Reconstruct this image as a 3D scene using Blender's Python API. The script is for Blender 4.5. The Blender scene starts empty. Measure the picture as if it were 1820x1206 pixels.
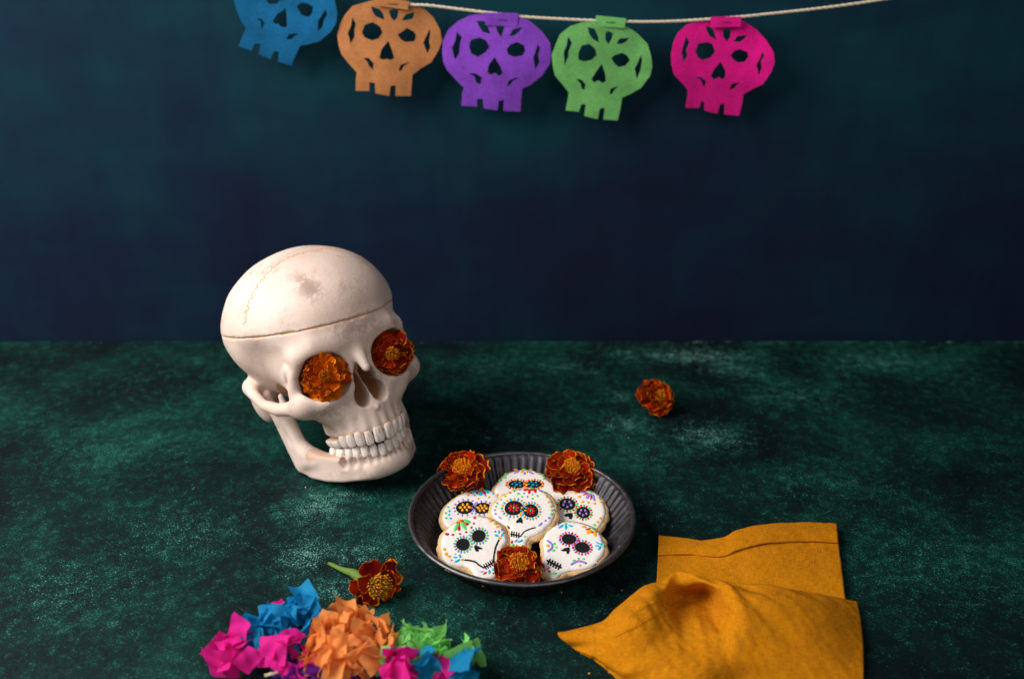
import bpy, bmesh, math, random
import numpy as np
from mathutils import Vector, Matrix
from mathutils.geometry import delaunay_2d_cdt
from mathutils.bvhtree import BVHTree

random.seed(7)
rng = np.random.default_rng(11)
S = bpy.context.scene
COL = S.collection
R = math.radians

# ------------------------------------------------------------------ camera
F_PX, CX, CY = 1675.0, 910.0, 603.0      # focal length and centre, photo pixels (1820 x 1206)
PITCH, CAM_H = R(25.0), 0.522
cam_d = bpy.data.cameras.new('camera')
cam = bpy.data.objects.new('camera', cam_d)
COL.objects.link(cam)
cam.location = (0, 0, CAM_H)
cam.rotation_euler = (R(90) - PITCH, 0, 0)
cam_d.sensor_fit = 'HORIZONTAL'
cam_d.sensor_width = 36
cam_d.lens = F_PX / 1820 * 36
cam_d.clip_start = 0.02
cam_d.clip_end = 50
cam_d.dof.use_dof = True
cam_d.dof.focus_distance = 0.835
cam_d.dof.aperture_fstop = 3.4
cam_d.dof.aperture_blades = 9
S.camera = cam

# ------------------------------------------------------------------ world and lamps
W = bpy.data.worlds.new('World')
S.world = W
W.use_nodes = True
W.node_tree.nodes['Background'].inputs[0].default_value = (0.75, 0.8, 0.9, 1)
W.node_tree.nodes['Background'].inputs[1].default_value = 0.06

def area(name, loc, target, sx, sy, power, color):
    d = bpy.data.lights.new(name, 'AREA')
    d.shape = 'RECTANGLE'
    d.size, d.size_y, d.energy, d.color = sx, sy, power, color
    o = bpy.data.objects.new(name, d)
    COL.objects.link(o)
    o.location = loc
    o.rotation_euler = (Vector(target) - Vector(loc)).to_track_quat('-Z', 'Y').to_euler()
    return o
area('softbox_lamp', (-1.15, 0.45, 1.05), (0.0, 0.74, 0.06), 1.1, 1.1, 44, (1.0, 0.965, 0.93))
area('fill_lamp', (0.55, -0.75, 1.35), (0.0, 0.8, 0.1), 1.4, 1.4, 12.0, (1.0, 0.97, 0.95))

S.view_settings.view_transform = 'Standard'
S.view_settings.look = 'None'
S.view_settings.exposure = 0.0
S.view_settings.gamma = 1.0
S.cycles.use_denoising = True
S.cycles.max_bounces = 8

# ------------------------------------------------------------------ pixel helpers
cp, sp = math.cos(PITCH), math.sin(PITCH)
ORI = np.array([0, 0, CAM_H])
def ray(u, v):
    a, b = (u - CX) / F_PX, (v - CY) / F_PX
    return np.array([a, cp - b * sp, -sp - b * cp])
def at_z(u, v, z=0.0):
    r = ray(u, v)
    return ORI + r * (z - CAM_H) / r[2]
def at_y(u, v, y):
    r = ray(u, v)
    return ORI + r * y / r[1]
def at_plane(u, v, p, n):
    r = ray(u, v)
    return ORI + r * np.dot(p - ORI, n) / np.dot(r, n)

# ------------------------------------------------------------------ object helpers
def link(name, data, parent=None):
    o = bpy.data.objects.new(name, data)
    COL.objects.link(o)
    if parent is not None:
        o.parent = parent
    return o
def mesh(name, verts, faces, mats=None, smooth=True):
    me = bpy.data.meshes.new(name)
    me.from_pydata([tuple(map(float, v)) for v in verts], [], [tuple(map(int, f)) for f in faces])
    if mats is not None:
        for m in (mats if isinstance(mats, (list, tuple)) else [mats]):
            me.materials.append(m)
    if smooth:
        me.polygons.foreach_set('use_smooth', [True] * len(me.polygons))
    me.update()
    return me
def attr(me, name, vals):
    a = me.attributes.new(name, 'FLOAT', 'POINT')
    a.data.foreach_set('value', np.asarray(vals, np.float32))
def tag(o, label, cat, group=None, kind=None):
    if label: o['label'] = label
    if cat: o['category'] = cat
    if group: o['group'] = group
    if kind: o['kind'] = kind
    return o
def empty(name, loc, label, cat, group=None):
    o = link(name, None)
    o.location = loc
    o.empty_display_size = 0.02
    return tag(o, label, cat, group)

# ------------------------------------------------------------------ material helpers
def srgb(r, g, b):
    f = lambda c: (c / 255 / 12.92) if c / 255 <= 0.04045 else ((c / 255 + 0.055) / 1.055) ** 2.4
    return (f(r), f(g), f(b), 1.0)
class NT:
    def __init__(s, name):
        s.m = bpy.data.materials.new(name)
        s.m.use_nodes = True
        s.t = s.m.node_tree
        s.b = s.t.nodes['Principled BSDF']
        s.out = s.t.nodes['Material Output']
    def n(s, kind, **kw):
        x = s.t.nodes.new(kind)
        for k, v in kw.items():
            if k in x.inputs: x.inputs[k].default_value = v
            else: setattr(x, k, v)
        return x
    def l(s, a, b):
        s.t.links.new(a, b)
    def val(s, sock, v):
        if hasattr(v, 'is_linked') or hasattr(v, 'links'): s.l(v, sock)
        else: sock.default_value = v
    def coord(s, what='Object', scale=(1, 1, 1)):
        c = s.n('ShaderNodeTexCoord')
        mp = s.n('ShaderNodeMapping')
        mp.inputs['Scale'].default_value = scale
        s.l(c.outputs[what], mp.inputs['Vector'])
        return mp.outputs[0]
    def noise(s, vec, scale, detail=4, rough=0.55, dist=0.0):
        x = s.n('ShaderNodeTexNoise')
        x.inputs['Scale'].default_value = scale
        x.inputs['Detail'].default_value = detail
        x.inputs['Roughness'].default_value = rough
        x.inputs['Distortion'].default_value = dist
        s.l(vec, x.inputs['Vector'])
        return x.outputs['Fac']
    def ramp(s, fac, stops, interp='LINEAR'):
        x = s.n('ShaderNodeValToRGB')
        x.color_ramp.interpolation = interp
        e = x.color_ramp.elements
        while len(e) < len(stops): e.new(0.5)
        for el, (p, c) in zip(e, stops):
            el.position = p
            el.color = c if len(c) == 4 else (*c, 1)
        s.l(fac, x.inputs[0])
        return x.outputs[0]
    def step(s, fac, a, b):
        x = s.n('ShaderNodeMapRange')
        x.interpolation_type = 'SMOOTHSTEP'
        x.inputs[1].default_value, x.inputs[2].default_value = a, b
        s.l(fac, x.inputs[0])
        return x.outputs[0]
    def math(s, op, a, b=0.0):
        x = s.n('ShaderNodeMath', operation=op)
        s.val(x.inputs[0], a); s.val(x.inputs[1], b)
        return x.outputs[0]
    def mix(s, fac, a, b, blend='MIX'):
        x = s.n('ShaderNodeMix', data_type='RGBA', blend_type=blend)
        s.val(x.inputs[0], fac); s.val(x.inputs[6], a); s.val(x.inputs[7], b)
        return x.outputs[2]
    def attr(s, name):
        x = s.n('ShaderNodeAttribute')
        x.attribute_name = name
        return x.outputs['Fac']
    def bump(s, h, strength, dist):
        x = s.n('ShaderNodeBump')
        x.inputs['Strength'].default_value = strength
        x.inputs['Distance'].default_value = dist
        s.l(h, x.inputs['Height'])
        s.l(x.outputs[0], s.b.inputs['Normal'])
    def set(s, color=None, rough=None, metal=None, spec=None, sss=None, sheen=None):
        if color is not None: s.val(s.b.inputs['Base Color'], color)
        if rough is not None: s.val(s.b.inputs['Roughness'], rough)
        if metal is not None: s.val(s.b.inputs['Metallic'], metal)
        if spec is not None: s.b.inputs['Specular IOR Level'].default_value = spec
        if sss:
            s.b.inputs['Subsurface Weight'].default_value = sss[0]
            s.b.inputs['Subsurface Radius'].default_value = sss[1]
            s.b.inputs['Subsurface Scale'].default_value = sss[2]
        if sheen:
            s.b.inputs['Sheen Weight'].default_value = sheen
        return s.m

def mat_table():
    t = NT('painted_board')
    v = t.coord('Object')
    worn = t.attr('worn')
    big = t.noise(v, 7, 5, 0.62, 0.6)
    mid = t.noise(v, 90, 7, 0.74, 0.5)
    fine = t.noise(v, 360, 4, 0.75)
    gr = t.noise(v, 640, 3, 0.65)
    gr2 = t.noise(v, 1100, 2, 0.6)
    base = t.ramp(big, [(0.36, srgb(3, 15, 16)), (0.52, srgb(4, 27, 25)), (0.68, srgb(5, 42, 36))])
    patch = t.math('ADD', t.math('MULTIPLY', t.math('SUBTRACT', big, 0.5), 0.42), t.math('MULTIPLY', worn, 0.14))
    patch = t.math('ADD', patch, t.math('MULTIPLY', t.math('SUBTRACT', mid, 0.5), 0.62))
    # rubbed teal under-coat, broken up into grains
    m0 = t.step(t.math('ADD', t.math('MULTIPLY', fine, 0.7), patch), 0.30, 0.53)
    c0 = t.mix(t.math('MULTIPLY', m0, 0.6), base, srgb(8, 56, 48))
    m1 = t.step(t.math('ADD', gr, patch), 0.61, 0.66)
    c1 = t.mix(t.math('MULTIPLY', m1, 0.72), c0, srgb(32, 94, 82))
    # pale mineral grains where the paint is worn through
    pw = t.math('ADD', t.math('MULTIPLY', worn, 0.20), t.math('MULTIPLY', t.math('SUBTRACT', mid, 0.5), 0.55))
    m2 = t.step(t.math('ADD', gr, pw), 0.735, 0.765)
    c2 = t.mix(t.math('MULTIPLY', m2, 0.75), c1, srgb(112, 162, 150))
    m3 = t.step(t.math('ADD', gr2, t.math('MULTIPLY', worn, 0.085)), 0.745, 0.775)
    c3 = t.mix(t.math('MULTIPLY', m3, 0.9), c2, srgb(170, 200, 188))
    vs = t.coord('Object', (14, 1.2, 1)); vs.node.inputs['Rotation'].default_value = (0, 0, 0.7)
    sc = t.noise(vs, 26, 2, 0.5)
    m4 = t.math('MULTIPLY', t.step(sc, 0.745, 0.77), t.step(mid, 0.45, 0.6))
    c3 = t.mix(t.math('MULTIPLY', m4, 0.5), c3, srgb(96, 136, 126))
    t.bump(t.math('ADD', t.math('MULTIPLY', fine, 0.6), mid), 0.4, 0.0010)
    rg = t.ramp(mid, [(0.3, (0.72,) * 3), (0.7, (0.58,) * 3)])
    return t.set(c3, rg, 0.0, 0.12)

def mat_backdrop():
    t = NT('mottled_canvas')
    v = t.coord('Object')
    vx = t.coord('Object', (1, 1, 3.2)); vz = t.coord('Object', (3.2, 1, 1))
    big = t.noise(v, 3.4, 3, 0.5)
    hx = t.noise(vx, 7, 4, 0.6); hz = t.noise(vz, 7, 4, 0.6)
    w = t.math('ADD', t.math('MULTIPLY', hx, 0.3), t.math('MULTIPLY', hz, 0.3))
    w = t.math('ADD', w, t.math('MULTIPLY', big, 0.7))
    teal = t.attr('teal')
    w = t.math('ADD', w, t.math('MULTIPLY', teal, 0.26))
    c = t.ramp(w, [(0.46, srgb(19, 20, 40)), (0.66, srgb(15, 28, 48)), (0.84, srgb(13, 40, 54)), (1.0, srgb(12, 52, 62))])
    t.bump(hx, 0.1, 0.002)
    return t.set(c, 0.85, 0, 0.08)

def mat_bone():
    t = NT('aged_bone')
    v = t.coord('Object')
    n1 = t.noise(v, 22, 6, 0.62, 0.8)
    n2 = t.noise(v, 75, 6, 0.7, 0.4)
    n3 = t.noise(v, 9, 3, 0.5)
    stain = t.attr('stain')
    c = t.ramp(n3, [(0.35, srgb(204, 180, 166)), (0.65, srgb(224, 205, 193))])
    k = t.math('MULTIPLY', t.step(n1, 0.48, 0.70), t.step(n2, 0.40, 0.60))
    c = t.mix(t.math('MULTIPLY', k, 0.62), c, srgb(164, 132, 118))
    vs = t.coord('Object', (5, 5, 0.7)); n4 = t.noise(vs, 40, 4, 0.65, 1.2)
    c = t.mix(t.math('MULTIPLY', t.step(n4, 0.60, 0.72), 0.28), c, srgb(176, 150, 138))
    sk = t.math('MULTIPLY', stain, t.step(t.math('ADD', t.math('ADD', t.math('MULTIPLY', n2, 0.6), t.math('MULTIPLY', t.noise(v, 240, 4, 0.7), 0.4)), t.math('MULTIPLY', stain, 0.16)), 0.50, 0.62))
    c = t.mix(t.math('MULTIPLY', sk, 0.8), c, srgb(140, 112, 102))
    # warm tone where the plastic is deep set, stronger further inside
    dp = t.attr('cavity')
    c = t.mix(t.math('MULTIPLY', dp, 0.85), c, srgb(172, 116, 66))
    n5 = t.noise(v, 420, 3, 0.7)
    c = t.mix(t.math('MULTIPLY', t.step(n5, 0.66, 0.76), 0.45), c, srgb(150, 116, 96))
    t.bump(t.math('ADD', n2, t.math('ADD', t.math('MULTIPLY', n1, 0.7), t.math('MULTIPLY', n5, 0.5))), 0.38, 0.0012)
    return t.set(c, 0.55, 0, 0.3, (0.10, (1, 0.5, 0.3), 0.004))

def mat_tooth():
    t = NT('tooth_enamel')
    v = t.coord('Object', (1, 1, 0.22))
    n = t.noise(v, 420, 4, 0.6)
    vo = t.coord('Object')
    stain = t.attr('stain')
    k = t.math('MULTIPLY', t.step(n, 0.36, 0.6), stain)
    c = t.mix(t.math('MULTIPLY', k, 0.7), srgb(236, 224, 214), srgb(150, 112, 96))
    gum = t.attr('gum')
    c = t.mix(t.math('MULTIPLY', gum, 0.8), c, srgb(196, 146, 98))
    t.bump(n, 0.15, 0.0006)
    return t.set(c, 0.38, 0, 0.45)

def mat_plain(name, col, rough=0.6, spec=0.3, ns=60, var=0.25, bump=0.15, dist=0.0008, metal=0, sheen=None, coord='Object', sss=None):
    t = NT(name)
    n = t.noise(t.coord(coord), ns, 5, 0.6)
    dark = tuple(c * (1 - var) for c in col[:3]) + (1,)
    lite = tuple(min(1, c * (1 + var * 0.7)) for c in col[:3]) + (1,)
    c = t.ramp(n, [(0.3, dark), (0.7, lite)])
    t.bump(n, bump, dist)
    return t.set(c, rough, metal, spec, sss, sheen)

def mat_tin():
    t = NT('dark_tin')
    v = t.coord('Object')
    n1 = t.noise(v, 45, 6, 0.65, 0.5)
    n2 = t.noise(v, 260, 4, 0.7)
    c = t.ramp(n1, [(0.3, srgb(40, 39, 42)), (0.6, srgb(64, 62, 66)), (0.8, srgb(92, 88, 92))])
    k = t.step(t.math('ADD', n2, t.math('MULTIPLY', n1, 0.35)), 0.80, 0.9)
    c = t.mix(t.math('MULTIPLY', k, 0.55), c, srgb(150, 140, 140))
    rg = t.ramp(n1, [(0.3, (0.36,) * 3), (0.7, (0.56,) * 3)])
    t.bump(t.math('ADD', n1, t.math('MULTIPLY', n2, 0.4)), 0.2, 0.0008)
    return t.set(c, rg, 0.75, 0.4)

def mat_felt(name, rgb):
    t = NT(name)
    v = t.coord('Object')
    n = t.noise(t.coord('Object', (1, 1, 3)), 320, 5, 0.75)
    n2 = t.noise(v, 40, 3, 0.5)
    col = srgb(*rgb)
    dark = tuple(c * 0.62 for c in col[:3]) + (1,)
    lite = tuple(min(1, c * 1.25 + 0.004) for c in col[:3]) + (1,)
    c = t.ramp(t.math('ADD', t.math('MULTIPLY', n, 0.6), t.math('MULTIPLY', n2, 0.4)), [(0.35, dark), (0.65, lite)])
    t.bump(n, 0.3, 0.0008)
    return t.set(c, 0.95, 0, 0.1, None, 0.15)

def mat_petal(name, inner, deep, rim):
    t = NT(name)
    r = t.attr('rim')
    v = t.coord('Object', (1, 1, 1))
    n = t.noise(v, 260, 4, 0.6)
    info = t.n('ShaderNodeObjectInfo')
    f = t.math('ADD', t.math('MULTIPLY', n, 0.7), t.math('MULTIPLY', info.outputs['Random'], 0.5))
    c = t.ramp(f, [(0.3, deep), (0.85, inner)])
    base = t.attr('base')
    c = t.mix(t.math('MULTIPLY', base, 0.25), c, rim)
    edge = t.step(t.math('ADD', r, t.math('MULTIPLY', n, 0.10)), 0.93, 1.02)
    c = t.mix(edge, c, rim)
    t.bump(n, 0.25, 0.0006)
    t.set(c, 0.9, 0, 0.03)
    tr = t.n('ShaderNodeBsdfTranslucent'); t.l(c, tr.inputs[0])
    mx = t.n('ShaderNodeMixShader'); mx.inputs[0].default_value = 0.28
    t.l(t.b.outputs[0], mx.inputs[1]); t.l(tr.outputs[0], mx.inputs[2]); t.l(mx.outputs[0], t.out.inputs[0])
    return t.m

def mat_linen():
    t = NT('mustard_linen')
    uv = t.n('ShaderNodeUVMap')
    mp = t.n('ShaderNodeMapping'); t.l(uv.outputs[0], mp.inputs[0])
    sx = t.n('ShaderNodeMapping'); sx.inputs['Scale'].default_value = (1, 0.12, 1); t.l(mp.outputs[0], sx.inputs[0])
    sy = t.n('ShaderNodeMapping'); sy.inputs['Scale'].default_value = (0.12, 1, 1); t.l(mp.outputs[0], sy.inputs[0])
    a = t.noise(sx.outputs[0], 1300, 3, 0.6); b = t.noise(sy.outputs[0], 1300, 3, 0.6)
    w = t.math('ADD', t.math('MULTIPLY', a, 0.5), t.math('MULTIPLY', b, 0.5))
    big = t.noise(mp.outputs[0], 30, 3, 0.5)
    w2 = t.math('ADD', t.math('MULTIPLY', w, 0.85), t.math('MULTIPLY', big, 0.15))
    c = t.ramp(w2, [(0.34, srgb(142, 82, 3)), (0.5, srgb(182, 112, 6)), (0.68, srgb(204, 134, 14))])
    t.bump(w, 0.5, 0.0006)
    return t.set(c, 0.92, 0, 0.1)

def mat_tissue(name, rgb):
    t = NT(name)
    n = t.noise(t.coord('Object', (1, 1, 1)), 160, 4, 0.6)
    info = t.n('ShaderNodeObjectInfo')
    col = srgb(*rgb)
    c = t.ramp(t.math('ADD', t.math('MULTIPLY', n, 0.5), t.math('MULTIPLY', info.outputs['Random'], 0.5)),
               [(0.2, tuple(x * 0.82 for x in col[:3])), (0.8, tuple(min(1, x * 1.1 + 0.01) for x in col[:3]))])
    t.set(c, 0.75, 0, 0.2)
    tr = t.n('ShaderNodeBsdfTranslucent'); t.l(c, tr.inputs[0])
    mx = t.n('ShaderNodeMixShader'); mx.inputs[0].default_value = 0.45
    t.l(t.b.outputs[0], mx.inputs[1]); t.l(tr.outputs[0], mx.inputs[2]); t.l(mx.outputs[0], t.out.inputs[0])
    t.bump(n, 0.2, 0.0006)
    return t.m

M = {}
M['table'] = mat_table()
M['backdrop'] = mat_backdrop()
M['bone'] = mat_bone()
M['tooth'] = mat_tooth()
M['seam'] = mat_plain('seam_brown', srgb(196, 148, 98), 0.7, 0.2)
M['tin'] = mat_tin()
M['rim'] = mat_plain('highlit_tin_rim', srgb(92, 88, 91), 0.38, 0.5, 160, 0.3, 0.2, 0.0006, metal=0.85)  # lighter tint than the pan paints the rim's grey highlight into the colour
M['biscuit'] = mat_plain('baked_biscuit', srgb(214, 176, 126), 0.8, 0.2, 420, 0.22, 0.5, 0.0012, sss=(0.1, (1, .6, .3), .003))
M['icing'] = mat_plain('white_icing', srgb(226, 219, 213), 0.5, 0.3, 300, 0.05, 0.12, 0.0005, sss=(0.12, (1, .9, .8), .002))
for k, c in dict(cyan=(0, 172, 208), yellow=(250, 160, 22), red=(196, 26, 20), green=(88, 200, 104), purple=(150, 124, 204), black=(16, 16, 18)).items():
    M['paint_' + k] = mat_plain('icing_paint_' + k, srgb(*c), 0.5 if k != 'black' else 0.62, 0.3, 900, 0.22, 0.4, 0.0004)
FELT = dict(blue=(0, 86, 130), tan=(178, 116, 68), purple=(126, 62, 182), green=(112, 182, 100), magenta=(222, 8, 132))
for k, c in FELT.items():
    M['felt_' + k] = mat_felt('felt_' + k, c)
M['cord'] = mat_plain('cotton_cord', srgb(212, 196, 172), 0.9, 0.1, 500, 0.2, 0.4)
M['petal_red'] = mat_petal('petal_red', srgb(178, 40, 4), srgb(88, 10, 4), srgb(252, 150, 18))
M['petal_orange'] = mat_petal('petal_orange', srgb(236, 112, 8), srgb(160, 48, 4), srgb(254, 170, 26))
M['petal_back'] = mat_plain('petal_underside', srgb(200, 100, 10), 0.9, 0.03, 200, 0.3)
M['floret'] = mat_plain('floret_orange', srgb(238, 146, 16), 0.7, 0.2, 300, 0.35)
M['floret_dull'] = mat_plain('floret_ochre', srgb(196, 134, 22), 0.7, 0.2, 300, 0.4)
M['calyx'] = mat_plain('calyx_green', srgb(92, 120, 44), 0.6, 0.3, 260, 0.5)
M['calyx_pale'] = mat_plain('calyx_olive', srgb(150, 138, 84), 0.6, 0.3, 150, 0.3)
M['linen'] = mat_linen()
M['stitch'] = mat_plain('stitch_thread', srgb(176, 104, 10), 0.8, 0.1)
M['crumb'] = mat_plain('crumb', srgb(206, 180, 120), 0.8, 0.1)
TISSUE = dict(blue=(8, 142, 196), orange=(250, 160, 84), green=(140, 220, 118), magenta=(232, 22, 148), purple=(104, 30, 146))
for k, c in TISSUE.items():
    M['tissue_' + k] = mat_tissue('tissue_' + k, c)

# ------------------------------------------------------------------ 2-D filling
def inside(poly, pts):
    poly = np.asarray(poly); x, y = pts[:, 0], pts[:, 1]
    r = np.zeros(len(pts), bool)
    j = len(poly) - 1
    for i in range(len(poly)):
        xi, yi = poly[i]; xj, yj = poly[j]
        c = ((yi > y) != (yj > y)) & (x < (xj - xi) * (y - yi) / (yj - yi + 1e-20) + xi)
        r ^= c
        j = i
    return r
def dist_loops(loops, pts):
    d = np.full(len(pts), 1e9)
    for lp in loops:
        lp = np.asarray(lp)
        a = lp; b = np.roll(lp, -1, 0)
        for p, q in zip(a, b):
            e = q - p
            t = np.clip(((pts - p) @ e) / (e @ e + 1e-20), 0, 1)
            d = np.minimum(d, np.linalg.norm(pts - p - t[:, None] * e, axis=1))
    return d
def resample(loop, step):
    loop = np.asarray(loop, float)
    out = []
    for a, b in zip(loop, np.roll(loop, -1, 0)):
        n = max(1, int(round(np.linalg.norm(b - a) / step)))
        for i in range(n):
            out.append(a + (b - a) * i / n)
    return np.array(out)
def smooth_loop(loop, per=4):
    P = np.asarray(loop, float); n = len(P); out = []
    for i in range(n):
        p0, p1, p2, p3 = P[i - 1], P[i], P[(i + 1) % n], P[(i + 2) % n]
        for k in range(per):
            t = k / per
            out.append(0.5 * ((2 * p1) + (-p0 + p2) * t + (2 * p0 - 5 * p1 + 4 * p2 - p3) * t * t + (-p0 + 3 * p1 - 3 * p2 + p3) * t ** 3))
    return np.array(out)
def offset_loop(loop, d):
    P = np.asarray(loop, float)
    area2 = np.sum(P[:, 0] * np.roll(P[:, 1], -1) - np.roll(P[:, 0], -1) * P[:, 1])
    T = np.roll(P, -1, 0) - np.roll(P, 1, 0)
    T /= np.linalg.norm(T, axis=1)[:, None] + 1e-12
    N = np.stack([T[:, 1], -T[:, 0]], 1) * (1 if area2 > 0 else -1)
    return P + N * np.asarray(d).reshape(-1, 1)
def fill(outer, holes=(), step=None):
    loops = [np.asarray(outer)] + [np.asarray(h) for h in holes]
    pts, edges = [], []
    for lp in loops:
        s = len(pts)
        pts += [tuple(p) for p in lp]
        edges += [(s + i, s + (i + 1) % len(lp)) for i in range(len(lp))]
    if step:
        lo, hi = loops[0].min(0), loops[0].max(0)
        gx, gy = np.meshgrid(np.arange(lo[0], hi[0], step), np.arange(lo[1], hi[1], step * 0.87))
        gx = gx + (np.arange(gx.shape[0]) % 2)[:, None] * step * 0.5
        g = np.stack([gx.ravel(), gy.ravel()], 1)
        m = inside(loops[0], g)
        for h in loops[1:]: m &= ~inside(h, g)
        g = g[m]
        if len(g):
            g = g[dist_loops(loops, g) > step * 0.55]
            pts += [tuple(p) for p in g]
    v, e, f, _, _, _ = delaunay_2d_cdt([Vector(p) for p in pts], edges, [], 0, 1e-9)
    V = np.array([tuple(p) for p in v]); Fc = np.array([t for t in f if len(t) == 3])
    c = V[Fc].mean(1)
    m = inside(loops[0], c)
    for h in loops[1:]: m &= ~inside(h, c)
    Fc = Fc[m]
    a, b, c = V[Fc[:, 0]], V[Fc[:, 1]], V[Fc[:, 2]]
    cr = (b[:, 0] - a[:, 0]) * (c[:, 1] - a[:, 1]) - (b[:, 1] - a[:, 1]) * (c[:, 0] - a[:, 0])
    Fc[cr < 0] = Fc[cr < 0][:, ::-1]
    return V, Fc, loops
def boundary(Fc):
    cnt = {}
    for t in Fc:
        for i in range(3):
            a, b = int(t[i]), int(t[(i + 1) % 3])
            if (b, a) in cnt: del cnt[(b, a)]
            else: cnt[(a, b)] = 1
    return list(cnt)
def slab(V, Fc, top, bot):
    """closed solid between two height functions over a filled outline; returns local 3-D verts, faces"""
    n = len(V)
    P = np.concatenate([np.c_[V, top], np.c_[V, bot]])
    faces = [tuple(t) for t in Fc] + [tuple(int(i) + n for i in t[::-1]) for t in Fc]
    for a, b in boundary(Fc):
        faces.append((a, a + n, b + n, b))
    return P, faces

# ------------------------------------------------------------------ value noise for shapes
def vnoise(P, scale, seed=0):
    P = np.asarray(P, float) * scale + seed * 17.3
    return (np.sin(P[..., 0] * 1.7 + 1.3 * np.sin(P[..., 1] * 1.1 + seed)) + np.sin(P[..., 1] * 1.9 + 1.1 * np.sin(P[..., 0] * 1.3)) +
            0.5 * np.sin(P[..., 0] * 3.7 + P[..., 1] * 2.9)) / 2.5

# ------------------------------------------------------------------ the setting: table board and backdrop
TABLE_Y1 = 1.114
def build_table():
    xs = np.linspace(-1.1, 1.1, 221); ys = np.linspace(0.12, TABLE_Y1, 101)
    X, Y = np.meshgrid(xs, ys)
    spots = [(1230, 632, .10, .030, 1.0), (1120, 628, .06, .02, .7), (1290, 655, .05, .03, .8), (1000, 650, .035, .02, .7), (1100, 705, .02, .015, .9), (1050, 660, .02, .012, .6),
             (1110, 755, .04, .03, .8), (1260, 775, .05, .035, .9), (1160, 800, .05, .03, .5), (860, 650, .05, .03, .4), (560, 905, .035, .03, .9), (600, 880, .04, .02, .9),
             (545, 985, .03, .03, 1.), (640, 985, .05, .025, .8), (700, 940, .02, .03, .6), (600, 1050, .03, .02, .9), (640, 1090, .03, .02, .8), (530, 1010, .02, .015, .8), (740, 890, .02, .02, .5),
             (1150, 905, .04, .03, .25), (820, 1100, .05, .03, .35), (1080, 1075, .03, .03, .3), (930, 780, .06, .02, .3), (1400, 700, .08, .05, .5), (1560, 640, .1, .04, .6),
             (1480, 860, .06, .05, .35), (330, 950, .06, .05, .5), (200, 800, .08, .05, .35), (120, 1050, .06, .05, .5), (1650, 1000, .08, .06, .35), (280, 690, .08, .04, .3)]
    w = np.zeros_like(X)
    for u, v, sx, sy, a in spots:
        p = at_z(u, v)
        w = np.maximum(w, a * np.exp(-((X - p[0]) / sx) ** 2 - ((Y - p[1]) / sy) ** 2))
    w[-1] += 1.1 * rng.random(len(xs)) ** 2 * (0.35 + 0.65 * (xs > 0.05)); w[-2] += .3 * rng.random(len(xs))
    n = X.size
    V = np.c_[X.ravel(), Y.ravel(), np.zeros(n)]
    ny, nx = X.shape
    f = [(j * nx + i, j * nx + i + 1, (j + 1) * nx + i + 1, (j + 1) * nx + i) for j in range(ny - 1) for i in range(nx - 1)]
    # chipped far edge and the thickness of the board
    V = V.tolist(); wl = w.ravel().tolist()
    last = [(ny - 1) * nx + i for i in range(nx)]
    s = len(V)
    for i in range(nx):
        V.append([xs[i], TABLE_Y1, -0.022]); wl.append(0.6)
    f += [(last[i], last[i + 1], s + i + 1, s + i) for i in range(nx - 1)]
    me = mesh('tabletop', V, f, M['table'], False)
    attr(me, 'worn', wl)
    o = link('tabletop', me)
    tag(o, 'dark green scuffed board with pale worn paint', None, None, 'structure')
    xs = np.linspace(-1.3, 1.3, 131); zs = np.linspace(-0.05, 0.95, 51)
    X, Z = np.meshgrid(xs, zs); nx = len(xs)
    V = np.c_[X.ravel(), np.full(X.size, 1.128), Z.ravel()]
    f = [(j * nx + i, j * nx + i + 1, (j + 1) * nx + i + 1, (j + 1) * nx + i) for j in range(len(zs) - 1) for i in range(nx - 1)]
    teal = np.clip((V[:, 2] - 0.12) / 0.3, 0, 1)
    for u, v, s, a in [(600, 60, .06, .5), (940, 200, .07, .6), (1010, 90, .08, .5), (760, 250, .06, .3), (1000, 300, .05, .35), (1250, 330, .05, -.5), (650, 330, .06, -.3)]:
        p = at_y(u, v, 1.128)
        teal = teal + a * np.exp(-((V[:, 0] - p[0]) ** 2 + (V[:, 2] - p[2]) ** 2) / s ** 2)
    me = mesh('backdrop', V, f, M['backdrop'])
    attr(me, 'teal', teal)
    o = link('backdrop', me)
    tag(o, 'dark blue and teal mottled backdrop board behind the table', None, None, 'structure')
build_table()

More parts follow.
